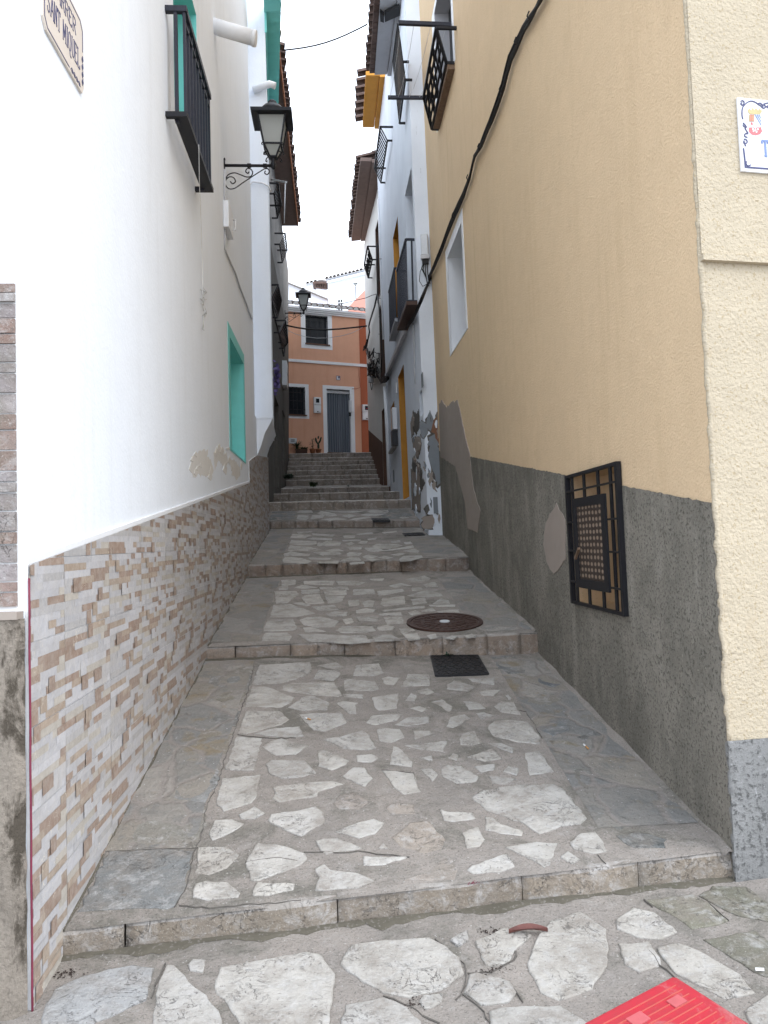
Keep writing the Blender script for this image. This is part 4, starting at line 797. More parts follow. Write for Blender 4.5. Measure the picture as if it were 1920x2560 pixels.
# clothes line
a = R.W(*q(12, 1190, 300), .02); e = ony(*q(12, 555, 275), a.y); a2 = R.W(*q(12, 940, 1175), .02); e2 = ony(*q(12, 432, 1172), a2.y)
o = thing('clothes_line', 'clothes line with two black poles reaching out from the beige house over the alley', 'clothes line', a)
for p, s in ((a, e), (a2, e2)): b = MB(); b.bar(p, s, .022, .022); b.build('pole', M['iron2'], o)
for f in (.05, .3, .62, .92):
    p, s = e.lerp(a, f), e2.lerp(a2, f*.8); mid = p.lerp(s, .5)-V((0, 0, .1)); b = MB(); b.tube([p, p.lerp(mid, .5)-V((0, 0, .03)), mid, s.lerp(mid, .5)-V((0, 0, .03)), s], .003, 4); b.build('line', M['pvc'], o)
# barred meter window in the base
recess(houseR, R, hg, .22, M['beige'], M['beige'], 'window', 'window_back')
gr = thing('window_grille', 'black iron grille with a perforated panel over the low opening of the beige house', 'window grille', R.P(1.6, 1.6, 0))
b = MB(); g0, g1, y0, y1 = 1.10, 2.14, 1.12, 2.04
for t0, t1 in ((g0, g0+.035), (g1-.035, g1)): b.sbox(R, t0, t1, y0, y1, .005, .036)
b.sbox(R, g0+.035, g1-.035, y1-.022, y1, .006, .034); b.sbox(R, g0+.035, g1-.035, y0, y0+.02, .006, .034); b.build('frame', M['black'], gr)
for t in (1.235, 1.46, 1.74, 2.0): b = MB(); b.sbox(R, t-.020, t+.020, y0+.021, y1-.023, .018, .028); b.build('bar', M['black'], gr)
for z in (1.28, 1.50, 1.70, 1.92): b = MB(); b.bar(R.P(g0+.02, z, .035), R.P(g1-.02, z, .035), .006, .006); b.build('rod', M['iron3'], gr)
b = MB(); pa, pb, pz0, pz1 = 1.27, 1.90, 1.25, 1.86
for x in ((pa, pa+.07, pz0, pz1), (pb-.06, pb, pz0, pz1), (pa+.07, pb-.06, pz0, pz0+.06), (pa+.07, pb-.06, pz1-.06, pz1)): b.sbox(R, *x, .042, .058)
pn = b.build('panel_frame', M['black'], gr); b = MB(); b.sbox(R, pa+.06, pb-.05, pz0+.05, pz1-.05, .044, .05); b.build('perforated_sheet', M['lattice'], pn)
b = MB(); b.bar(R.P(1.80, 1.45, .09), R.P(1.68, 1.52, .10), .008, .008); b.build('latch', M['bamboo'], pn)

# ------------------------------------------------------------------ right: flaking white house with ochre trim
D0, D = SD
houseD = thing('flaking_house', 'bluish white house with flaking paint, ochre door and two black balconies beside the beige house', 'house', (1.5, 12.35, 0))
dD, dW, dU, dS, dK = (2.65, 3.87, 2.45, 5.03), (2.57, 3.69, 5.95, 7.92), (.15, 1.22, 5.5, 7.72), (.06, .40, 3.64, 4.03), (4.95, 5.95, 3.72, 4.74)
b = MB(); ZD = 11.5
cuts(b, D, 0, D.L, .9, ZD, (dD, dW, dU, dS, dK)); cuts(b, D0, 0, D0.L, .9, ZD); shell(b, D, 0, D.L, .9, ZD, 3.); b.build('wall', M['whiteD'], houseD)
recess(houseD, D, dD, .17, M['ochre'], M['wood'], 'door', 'door_leaf'); recess(houseD, D, dW, .14, M['ochre'], M['wood'], 'window', 'shutter'); recess(houseD, D, dU, .22, M['whiteD'], M['dark'], 'window', 'pane')
recess(houseD, D, dS, .22, M['whiteD'], M['dark'], 'window', 'pane'); recess(houseD, D, dK, .12, M['ochre'], M['dark'], 'window', 'pane')
b = MB(); b.sbox(D, 4.85, 6.05, 3.66, 3.71, .002, .09); b.build('window_sill', M['concrete'], houseD)
b = MB(); polys = {0:[[(565,800),(600,830),(625,790),(635,950),(600,1050),(570,1000)],[(690,1820),(720,1790),(735,1850),(700,1920)],[(640,1380),(660,1500),(690,1560),(650,1650),(636,1500)]],
 1:[[(540,930),(560,850),(575,1040),(550,1080)],[(560,1090),(640,1080),(650,1150),(620,1300),(600,1280),(570,1180)],[(550,1420),(590,1440),(610,1340),(640,1380),(640,1700),(640,1860),(600,1850),(560,1830)],[(660,1940),(760,1910),(770,2050),(660,2040)],[(750,1400),(800,1560),(820,1660),(780,1620)]],
 2:[[(650,900),(700,920),(720,1040),(680,1100),(650,1040)],[(705,880),(740,790),(770,860),(750,1020),(720,1000)],[(725,1080),(800,1040),(850,1200),(860,1560),(820,1600),(760,1400),(735,1250)]],
 3:[[(770,960),(830,820),(850,1000),(868,1250),(845,1150),(800,1040),(760,1030)]]}
for mi, ps in polys.items():
    for k, p in enumerate(ps):
        cx, cy = sum(x for x, y in p)/len(p), sum(y for x, y in p)/len(p); patch(b, SD, 14, [(cx+(x-cx)*1.14, cy+(y-cy)*1.06) for x, y in p], 4, .003+.0004*k+.0002*mi, .028, .05, 107+k+10*mi); patch(b, SD, 14, p, mi, .007+.0015*mi, .026, .05, 7+k+10*mi)
r = random.Random(19)
for k in range(34):
    cx, cy = r.uniform(545, 855), r.uniform(860, 2020); w_, h_ = r.uniform(4, 20), r.uniform(20, 90); patch(b, SD, 14, [(cx-w_, cy+h_*.2), (cx-w_*.3, cy-h_), (cx+w_, cy-h_*.4), (cx+w_*.6, cy+h_*.7), (cx-w_*.2, cy+h_)], r.choice((0, 1, 1, 2, 5, 5)), .013+.0003*k, .03, .05, 300+k)
b.build('bare_patches', [M['patch2'], M['patch'], M['patchb'], M['brickp'], M['joint'], M['whiteD']], houseD)
b = MB(); cvt = D0.hit(*q(14, 805, 1800)); b.sbox(D0, cvt[0]-.035, cvt[0]+.035, cvt[1]-.13, cvt[1]+.13, .004, .02); b.build('service_cover', M['patchb'], houseD)
def dbalc(ztop, zbot, tn, tf, nb, n, name='balcony', slab=None, wallx=None, bars=.007):
    a0, a1 = onz(*q(*tn), ztop), onz(*q(*tf), ztop); c0, c1 = V((a0.x, a0.y, zbot)), V((a1.x, a1.y, zbot))
    b = MB(); railing(b, a0, a1, c0, c1, n, bars, .018)
    for p in (a0, c0): b.bar(p, (1.53, p.y+.02, p.z), .017, .017)
    for p in (a1, c1): b.bar(p, (1.44, p.y+.02, p.z), .017, .017)
    w = V((1.50, a0.y+.05, 0)); b.bar(V((a0.x*.45+1.44*.55, a0.y, ztop)), V((a0.x*.45+1.44*.55, a0.y, zbot)), .014, .014, (0, 1, 0)); o = b.build(name, M['iron2'], houseD)
    b = MB(); b.prism([(c0.x-.02, c0.y-.03, zbot-.07), (1.56, c0.y-.03, zbot-.07), (1.50, c1.y+.03, zbot-.07), (c1.x-.02, c1.y+.03, zbot-.07)], (0, 0, .06)); b.build('balcony_floor', slab, o); return o, a0, a1, c0, c1
dbalc(6.52, 5.50, (13, 710, 835), (13, 590, 1250), None, 11, slab=M['wood'])
o, a0, a1, c0, c1 = dbalc(6.90, 5.92, (13, 560, 1215), (13, 485, 1530), None, 12, slab=M['gsoffit'])
b = MB(); b.prism([a0-V((0, 0, .05)), a1-V((0, 0, .05)), c1+V((0, 0, .03)), c0+V((0, 0, .03))], (.012, 0, 0)); b.build('privacy_screen', M['iron2'], o)
def lean_balc(g, top, bot, n, screen=None, root=None, dt=.25, db=.1, bars=.009):
    a0, a1 = [g.W(*q(12, *p), dt) for p in top]; c0, c1 = [g.W(*q(12, *p), db) for p in bot]; b = MB(); wl = lambda p: p - g.n*(.01+(p-g.P(0, p.z, 0)).dot(g.n)); railing(b, a0, a1, c0, c1, n, bars, .015, None, wl); o = b.build('balcony_grille', M['black'], root)
    if screen: b = MB(); b.prism([a0.lerp(c0, .04), a1.lerp(c1, .04), c1, c0], g.n*-.012); b.build('bamboo_screen', screen, o)
lean_balc(D, ((340,1525),(270,2020)), ((425,1690),(345,2195)), 14, None, houseD); lean_balc(D, ((550,290),(492,740)), ((640,960),(570,1480)), 11, M['bamboo'], houseD)
# eaves: grey boards nearer, ochre boards further on
def soffit(z, i0, i1, o0, o1, name, mat, root, th=.09):
    p = [onz(*i0, z), onz(*i1, z), onz(*o1, z), onz(*o0, z)]; p[0].x += .4; p[1].x += .4
    m1, m2 = p[0].lerp(p[3], .62), p[1].lerp(p[2], .62); b = MB(); b.prism([p[0], p[1], m2, m1], (0, 0, th)); k = V((0, 0, .03)); g = (p[3]-m1)*.03; b.prism([m1+g+k, m2+g+k, p[2]+k, p[3]+k], (0, 0, th)); return b.build(name, mat, root), p
ev1, e1 = soffit(10.75, (1003, 20), q(12, 430, 905), (953, -25), q(12, 272, 918), 'eave', M['gsoffit'], houseD)
ev2, e2 = soffit(11.5, q(12, 382, 921), q(12, 300, 1555), q(12, 168, 921), q(12, 128, 1545), 'eave', M['ochre'], houseD)
b = MB(); eave_tiles(b, e1[3]+V((-.16, -.5, .12)), e1[2]+V((-.16, 0, .12)), (1, 0, .25), .09, .2, seed=2)
for k in range(16): f = k/16; p = e1[3].lerp(e1[2], f)+V((-.10, 0, .05)); s = (e1[2]-e1[3])/16*.92; b.prism([p, p+s, p+s+V((.22, 0, .02)), p+V((.22, 0, .02))], (0, 0, .05))
b.build('roof_tiles', M['terrad'], ev1)
b = MB(); eave_tiles(b, e2[3]+V((-.17, 0, .13)), e2[2]+V((-.17, 0, .13)), (1, 0, .25), .10, .27, seed=6); b.build('roof_tiles', M['terrad'], ev2)
b = MB(); w = [onz(*q(12, x, y), 10.70) for x, y in ((392,165),(570,75),(575,190),(395,268))]; b.prism(w, (0, 0, .06)); w = [onz(*q(12, x, y), 10.66) for x, y in ((335,150),(385,190),(385,275),(340,260))]; b.prism(w, (0, 0, .07)); b.build('rotten_board', M['dark'], ev1)
# white plastic downpipe at the far end, black cable with clips above it
b = MB(); b.tube([D.W(*q(14, *p), .05) for p in ((265,540),(288,1000),(310,1600))], .045, 10); b.tube([D.W(*q(13, *p), .03) for p in ((345,300),(365,900),(385,1500),(410,2150))], .02, 6); b.build('downpipe', M['pvcw'], houseD)

# ------------------------------------------------------------------ right: cream house with brown base
E_ = SE[0]
houseE = thing('cream_house', 'cream house with brown base and brown eave, last on the right', 'house', (1.44, 19.3, 0))
eD, eW, eV = (.42, 1.55, 2.8, 5.1), (.95, 1.85, 8.2, 10.15), (.55, 1.5, 5.9, 7.8)
b = MB(); cuts(b, E_, .004, E_.L, 1.5, 11.0, (eD, eW, eV)); shell(b, E_, .004, E_.L, 1.5, 11., 3.); b.build('wall', M['cream'], houseE)
recess(houseE, E_, eD, .3, M['brown'], M['wood'], 'door', 'door_leaf'); recess(houseE, E_, eW, .15, M['wood'], M['glass'], 'window', 'pane', (.06, .06, .06, .06), M['wood']); recess(houseE, E_, eV, .15, M['wood'], M['wood'], 'window', 'shutter', (.06, .06, .06, .06), M['wood'])
za, zb = E_.hit(*q(14, 105, 985)), E_.hit(*q(14, 207, 1168))
b = MB(); b.face([E_.P(t, z, .006) for t, z in ((eD[1], 1.6), (E_.L, 1.6), (E_.L, za[1]+.02), (eD[1], zb[1]))]); b.face([E_.P(t, z, .006) for t, z in ((.004, 1.6), (eD[0], 1.6), (eD[0], 3.3), (.004, 3.3))]); b.build('brown_base', M['brown'], houseE)
ev, e3 = soffit(11.0, q(2, 985, 1350), q(2, 890, 1990), q(2, 868, 1345), q(2, 790, 2010), 'eave', M['soffit'], houseE)
b = MB(); eave_tiles(b, e3[3]+V((-.09, 0, .12)), e3[2]+V((-.09, 0, .12)), (1, 0, .28), .085, .2, seed=12); b.build('roof_tiles', M['terrad'], ev)
# ornate forged grille
P4 = [E_.W(*q(13, *p), d) for p, d in (((205,925), .3), ((160,1165), .3), ((265,1100), .12), ((215,1340), .12))]
b = MB(); a0, a1, c0, c1 = P4
for x, y in ((a0, a1), (c0, c1), (a0, c0), (a1, c1)): b.bar(x, y, .018, .018)
for p in P4: b.bar(p, p-E_.n*((p-E_.P(0, p.z, 0)).dot(E_.n)), .015, .015)
for k in range(3):
    for s in (-1, 1):
        cpt = a0.lerp(a1, (k+.5)/3).lerp(c0.lerp(c1, (k+.5)/3), .5); ux, uy = (a1-a0)/6, (c0-a0)/2.2
        b.tube([cpt+ux*(s*.5*(1-j/14)*math.cos(j*.7)+s*.45)+uy*((1-j/16)*math.sin(j*.7)) for j in range(13)], .014, 5)
b.build('window_grille', M['black'], houseE)

# ------------------------------------------------------------------ end of the alley: orange house
Fh = SF
houseF = thing('orange_house', 'small orange house with a grey door curtain closing the top of the stepped alley', 'house', Fh.P(2.5, ZTOP))
fw, fl, fd = (1.96, 2.70, 7.84, 8.74), (1.02, 1.90, 5.58, 6.44), (2.61, 3.40, ZTOP-.02, 6.44)
b = MB(); cuts(b, Fh, 0, Fh.L, 3.2, 8.82, (fw, fl, fd)); shell(b, Fh, 0, Fh.L, 3.2, 8.82, 4.); b.build('wall', M['orange'], houseF)
b = MB(); cuts(b, Fh, 3.76, Fh.L-.003, 3.2, 7.22, (), 0, .006); cuts(b, Fh, 3.76, Fh.L-.003, 7.32, 8.80, (), 0, .006); b.build('corner_band', M['redband'], houseF)
b = MB(); b.sbox(Fh, .003, Fh.L-.003, 7.215, 7.30, .002, .035); b.build('string_course', M['whitep'], houseF)
b = MB(); b.sbox(Fh, 0, Fh.L, 8.78, 8.83, .001, .06); b.sbox(Fh, 0, Fh.L, 8.832, 8.88, .001, .10); b.sbox(Fh, 0, Fh.L, 8.882, 8.93, .001, .14); b.build('cornice', M['whitep'], houseF)
b = MB(); eave_tiles(b, Fh.P(.1, 8.985, .17), Fh.P(Fh.L, 8.985, .17), -Fh.n+V((0, 0, .30)), .098, .2, 0, .012, 1, 1, 5)
b.face([Fh.P(0, 8.945, .12), Fh.P(Fh.L, 8.945, .12), Fh.P(Fh.L, 10.2, -4), Fh.P(0, 10.2, -4)], 2); b.build('roof', [M['terrad'], M['mort'], M['terra']], houseF)
w = recess(houseF, Fh, fw, .16, M['gsoffit'], M['glass'], 'window', 'pane', (.15, .14, .16, .05), M['whitep'])
b = MB(); 
for k in range(1, 4): t = fw[0]+(fw[1]-fw[0])*k/4; b.bar(Fh.P(t, fw[2], -.06), Fh.P(t, fw[3], -.06), .008, .008, (0, 1, 0))
for z in (8.05, 8.35, 8.6): b.bar(Fh.P(fw[0], z, -.06), Fh.P(fw[1], z, -.06), .007, .007)
b.build('grille', M['black'], w); b = MB(); b.sbox(Fh, fw[0]-.02, fw[1]+.05, 7.80, 7.84, -.15, .04); b.build('window_sill', M['brown'], w)
w = recess(houseF, Fh, fl, .16, M['gsoffit'], M['glass'], 'window', 'pane', (.12, .12, .12, .1), M['whitep'])
b = MB()
for k in range(1, 7): t = fl[0]+(fl[1]-fl[0])*k/7; b.bar(Fh.P(t, fl[2], -.04), Fh.P(t, fl[3], -.04), .009, .009, (0, 1, 0))
for z in (5.75, 6.02, 6.28): b.bar(Fh.P(fl[0], z, -.04), Fh.P(fl[1], z, -.04), .008, .008)
b.build('grille', M['black'], w); b = MB(); b.sbox(Fh, fl[0]-.02, fl[1]+.04, 5.54, 5.58, -.15, .04); b.build('window_sill', M['brown'], w)
w = recess(houseF, Fh, fd, .2, M['whitep'], M['dark'], 'door', 'door_leaf', (.13, .14, 0, .11), M['whitep'])
b = MB(); n = 60; rows = [b.idx([Fh.P(fd[0]+.01+(fd[1]-fd[0]-.02)*i/n, z, -.10+.022*math.sin(i*.95)+.008*math.sin(i*2.3)) for i in range(n+1)]) for z in (ZTOP+.10, 6.32)]
for i in range(n): b.fi([rows[0][i], rows[0][i+1], rows[1][i+1], rows[1][i]], 0, ((.10, .12, .145), (.19, .21, .24), (.14, .16, .19))[(i//2) % 3], True)
b.build('door_curtain', M['greyc'], w); b = MB(); b.sbox(Fh, fd[0]+.005, fd[1]-.005, 6.32, 6.40, -.13, -.05); b.build('curtain_rail', M['metalbox'], w); b = MB(); b.sbox(Fh, fd[0]-.02, fd[1]+.08, ZTOP-.05, ZTOP+.11, -.15, .05); b.build('threshold', M['brown'], w)
def mbox(g, t0, t1, z0, z1, label, group=None, led=False):
    o = thing('meter_box', label, 'meter box', g.P((t0+t1)/2, z0), group); zm = z0+(z1-z0)*.52; c = (t0+t1)/2; w2 = (t1-t0)
    b = MB(); b.sbox(g, t0, t1, z0, zm-.004, .004, .09); b.sbox(g, t0, t1, zm+.004, z1, .004, .10); b.build('case', M['pvcw'], o, .006)
    b = MB(); b.sbox(g, c-w2*.24, c+w2*.24, zm+(z1-zm)*.25, zm+(z1-zm)*.8, .095, .104); b.build('glass_window', M['glass'], o)
    if led: b = MB(); b.sbox(g, c-.02, c+.02, zm+(z1-zm)*.4, zm+(z1-zm)*.5, .1, .108); b.build('sticker', M['red'], o)
    b = MB(); b.sbox(g, c-.02, c+.02, z0+.02, z0+.05, .088, .10); b.build('latch', M['dark'], o)
g1 = Fh.hit(*q(11, 385, 1625)); g2 = Fh.hit(*q(11, 460, 1450)); mbox(Fh, g1[0], g2[0], g1[1], g2[1], 'white meter box on the orange wall just left of the curtained door', 'meter boxes on the orange house')
g1 = Fh.hit(*q(11, 945, 1705)); g2 = Fh.hit(*q(11, 1030, 1535)); mbox(Fh, g1[0], g2[0], g1[1], g2[1], 'white meter box with a red sticker on the dark red corner band', 'meter boxes on the orange house', True)
o = thing('intercom', 'grey intercom box on the right jamb of the curtained door', 'intercom', Fh.P(3.40, 5.7)); b = MB(); b.sbox(Fh, 3.33, 3.43, 5.72, 6.10, .01, .08); b.build('case', M['metalbox'], o, .006); b = MB(); b.sbox(Fh, 3.345, 3.40, 5.60, 5.71, .01, .05); b.build('handset', M['dark'], o)

# lettering built from strokes
GL = {'C': [[(.62,.82),(.5,.97),(.3,1),(.1,.85),(.02,.5),(.1,.15),(.3,0),(.5,.03),(.62,.18)]], 'A': [[(0,0),(.33,1),(.66,0)],[(.12,.36),(.54,.36)],[(-.07,0),(.1,0)],[(.56,0),(.74,0)]],
 'R': [[(.08,0),(.08,1),(.45,1),(.6,.88),(.6,.65),(.45,.52),(.08,.52)],[(.32,.52),(.66,0)],[(0,0),(.2,0)],[(0,1),(.1,1)]], 'E': [[(.58,.18),(.58,0),(.08,0),(.08,1),(.56,1),(.56,.84)],[(.08,.52),(.42,.52)],[(0,0),(.1,0)],[(0,1),(.1,1)]],
 'S': [[(.54,.8),(.5,.95),(.3,1),(.1,.92),(.06,.72),(.2,.57),(.42,.46),(.56,.28),(.5,.08),(.3,0),(.1,.05),(.05,.22)]], 'N': [[(.08,0),(.08,1),(.58,0),(.58,1)],[(0,1),(.1,1)],[(0,0),(.18,0)],[(.48,1),(.68,1)]], 'T': [[(.33,0),(.33,1)],[(.02,.82),(.02,1),(.64,1),(.64,.82)],[(.2,0),(.46,0)]],
 'M': [[(.06,0),(.1,1),(.38,.2),(.66,1),(.7,0)],[(0,0),(.16,0)],[(.6,0),(.8,0)]], 'I': [[(.15,0),(.15,1)],[(0,0),(.3,0)],[(0,1),(.3,1)]], 'Q': [[(.34,0),(.12,.12),(.03,.5),(.12,.88),(.34,1),(.56,.88),(.65,.5),(.56,.12),(.34,0)],[(.34,0),(.42,-.2),(.7,-.22)]],
 'U': [[(.08,1),(.08,.25),(.2,.03),(.38,0),(.54,.1),(.58,.3),(.58,1)],[(0,1),(.2,1)],[(.48,1),(.68,1)]], 'L': [[(.08,1),(.08,0),(.54,0),(.56,.2)],[(0,1),(.2,1)],[(0,0),(.1,0)]], '1': [[(.1,.8),(.3,1),(.3,0)],[(.12,0),(.48,0)]], '4': [[(.46,0),(.46,1),(.04,.3),(.64,.3)]]}
ADV = {'I': .42, 'M': .92, 'C': .78, ' ': .5, 'Q': .86, '1': .6}
def write(b, g, text, t, z, h, wfac, d, lw, mirror=1, mi=0):
    for ch in text:
        for st in GL.get(ch, []):
            for p, s in zip(st, st[1:]): b.bar(g.P(t+mirror*p[0]*h*wfac, z+p[1]*h, d), g.P(t+mirror*s[0]*h*wfac, z+s[1]*h, d), lw, .0015, g.n, mi)
        t += mirror*ADV.get(ch, .76)*h*wfac
    return t
def curl(b, g, pts, d, lw, mi=0):
    pts = [V(p) for p in pts]; W = []
    for i in range(len(pts)-1):
        p0, p1, p2, p3 = pts[max(i-1, 0)], pts[i], pts[i+1], pts[min(i+2, len(pts)-1)]
        for k in range(4): s = k/4; W.append(.5*((2*p1)+(p2-p0)*s+(2*p0-5*p1+4*p2-p3)*s*s+(3*p1-p0-3*p2+p3)*s**3))
    W.append(pts[-1])
    for p, s in zip(W, W[1:]): b.bar(g.P(p.x, p.y, d), g.P(s.x, s.y, d), lw, .0012, g.n, mi)
def tw(text, h, wf): return sum(ADV.get(c, .76) for c in text)*h*wf
o = thing('house_number', 'small white tile with the number 14 above the curtained door', 'number plate', Fh.P(2.97, 6.7)); g1 = Fh.hit(*q(11, 650, 1242)); g2 = Fh.hit(*q(11, 690, 1200)); b = MB(); b.sbox(Fh, g1[0], g2[0], g1[1], g2[1], .002, .012); b.build('tile', M['plaqw'], o)
b = MB(); hh = (g2[1]-g1[1])*.55; write(b, Fh, '14', g1[0]+.045, g1[1]+.05, hh, .75, .0135, .008)
for x0, z0, x1, z1 in ((g1[0], g1[1], g2[0], g1[1]), (g1[0], g2[1], g2[0], g2[1]), (g1[0], g1[1], g1[0], g2[1]), (g2[0], g1[1], g2[0], g2[1])): b.bar(Fh.P(x0, z0, .013), Fh.P(x1, z1, .013), .005, .002, Fh.n)
b.build('digits', M['navy'], o)
b = MB(); g1 = Fh.hit(*q(11, 100, 1975)); g2 = Fh.hit(*q(11, 190, 1915)); b.sbox(Fh, g1[0], g2[0], g1[1], g2[1], .003, .03); 
for k in range(3): z = g1[1]+(g2[1]-g1[1])*(.3+.2*k); b.sbox(Fh, g1[0]+.06, g2[0]-.07, z, z+.012, .028, .034, 1)
tag(b.build('wall_vent', [M['metalbox'], M['dark']]), 'pale vent plate low on the orange wall behind the potted agave', 'vent')
b = MB(); b.tube([Fh.W(*q(11, *p), .012) for p in ((908,1100),(912,1200),(925,1330),(880,1345),(830,1345))], .008, 5); tag(b.build('cable', M['redband']), 'thin cable stapled to the orange house above its door', 'cable')

# street sign on the left wall
sg = thing('street_sign', 'ivory tile street sign reading CARRER SANT MIQUEL on the white wall', 'street sign', A.P(.44, 3.8))
b = MB(); s0, s1, z0, z1, ch = .195, .69, 3.65, 3.985, .035; pl = [(s0+ch, z0), (s1-ch*.6, z0), (s1, z0+ch), (s1, z1-ch), (s1-ch, z1), (s0+ch, z1), (s0, z1-ch), (s0, z0+ch)]; b.prism([A.P(t, z, .001) for t, z in pl], A.n*.010); b.build('tile_panel', M['plaq'], sg)
b = MB(); hS = .085; write(b, A, 'SANT MIQUEL', .238, 3.738, hS, .405/tw('SANT MIQUEL', hS, 1), .0115, .0021); write(b, A, 'CARRER', .30, 3.862, .068, .29/tw('CARRER', .068, 1), .0115, .0019); b.build('lettering', M['navy'], sg)
b = MB(); i_ = .014; q8 = [(s0+ch+.01, z0+i_), (s0+.30, z0+i_)], [(s0+i_, z0+ch+.01), (s0+i_, z1-ch-.01)], [(s0+ch+.01, z1-i_), (s1-ch-.01, z1-i_)], [(s1-i_, z0+ch+.16), (s1-i_, z1-ch-.01)], [(s0+i_, z0+ch+.01), (s0+ch+.01, z0+i_)], [(s1-i_, z1-ch-.01), (s1-ch-.01, z1-i_)]
for p, s in q8: b.bar(A.P(*p, .0115), A.P(*s, .0115), .0028, .001, A.n)
for k in range(4): t = s0+.33+.032*k; curl(b, A, [(t-.012, z0+.016), (t, z0+.028), (t+.014, z0+.02), (t+.006, z0+.010), (t-.002, z0+.018), (t+.02, z0+.014)], .0115, .002)
for k in range(4): z = z0+.05+.035*k; curl(b, A, [(s1-.016, z-.012), (s1-.026, z), (s1-.018, z+.014), (s1-.008, z+.006), (s1-.016, z-.002), (s1-.014, z+.02)], .0115, .0024)
b.build('border', M['navy'], sg)

# tile plaque on the right, running out of the picture
pq = thing('street_plaque', 'white glazed street plaque with a small coat of arms on the beige front wall', 'street sign', SRf.P(.5, 3.4))
H17 = lambda x, y: SRf.hit(*q(17, x, y), .02); G = SRf; t0, zb_ = H17(598, 1012); zt_ = H17(530, 195)[1]; t0 = (t0+H17(530, 190)[0])/2
b = MB(); b.sbox(G, t0, t0+.62, zb_, zt_, .012, .024); b.build('tile_panel', M['plaqw'], pq, .002)
b = MB(); d = .0255; L17 = lambda P: [H17(*p) for p in P]
for P in ([(620,968),(700,975),(885,988)], [(606,760),(618,860),(628,968)]): curl(b, G, L17(P), d, .0035)
for P in ([(575,245),(590,235),(610,245),(610,270),(590,285),(575,268),(590,258)], [(590,345),(600,305),(640,260),(690,240),(740,255),(790,290),(825,300)], [(590,345),(590,400),(600,440)], [(600,480),(620,500),(640,530),(610,520),(600,500)], [(620,540),(640,570),(655,600),(625,600),(620,630),(650,640)], [(610,660),(640,670),(645,700),(615,710),(610,680),(630,740)], [(760,270),(790,262),(820,285),(850,265),(880,262)], [(800,300),(830,320),(860,300),(885,320)], [(830,265),(850,300),(880,290)], [(640,905),(635,930),(650,955),(680,950),(680,940)]): curl(b, G, L17(P), d, .0026)
b.build('border', M['navy'], pq)
b = MB(); za = H17(840, 845)[1]; zh = H17(840, 680)[1]-za; tt = H17(812, 760)[0]; write(b, G, 'T', tt, za, zh, .75, d, .0048); b.build('lettering', M['cblue'], pq)
def poly17(mat, P, dd=.0252, th=.001): b = MB(); b.prism([G.P(*H17(*p), dd) for p in P], G.n*th, 0); return b
b = MB(); b.prism([G.P(*H17(*p), .0245) for p in ((668,390),(722,390),(722,465),(668,465))], G.n*.001, 0)
for x in (676, 692, 708): b.prism([G.P(*H17(*p), .0258) for p in ((x,390),(x+7,390),(x+7,465),(x,465))], G.n*.0008, 1)
b.prism([G.P(*H17(*p), .0245) for p in ((664,530),(800,530),(812,575),(790,605),(745,618),(700,610),(668,580))], G.n*.001, 1)
for x, y in ((708,548),(735,535),(735,560),(762,552),(715,572),(748,580),(735,520)): b.lathe((0, 0, 0), [(0, 0)], 3) if False else b.prism([G.P(*H17(x+10*math.cos(a), y+11*math.sin(a)), .0258) for a in [k*math.pi/4 for k in range(8)]], G.n*.0008, 2)
b.prism([G.P(*H17(*p), .0245) for p in ((724,390),(800,390),(802,530),(724,470))], G.n*.001, 2)
for k in range(3): x = 726+k*22; b.prism([G.P(*H17(*p), .0258) for p in ((x,392+k*2),(x+13,392),(802,470-k*34+30),(802,500-k*40+20))], G.n*.0008, 3)
b.prism([G.P(*H17(*p), .0258) for p in ((685,480),(700,470),(706,488),(712,505),(698,500),(684,508),(690,492))], G.n*.0008, 1)
b.prism([G.P(*H17(*p), .0245) for p in ((650,345),(670,318),(690,345),(705,312),(728,340),(745,312),(765,345),(785,322),(805,345),(822,335),(790,388),(670,382))], G.n*.001, 4)
b.build('coat_of_arms', [M['cyel'], M['cred'], M['plaqw'], M['cblue'], M['cyel']], pq)

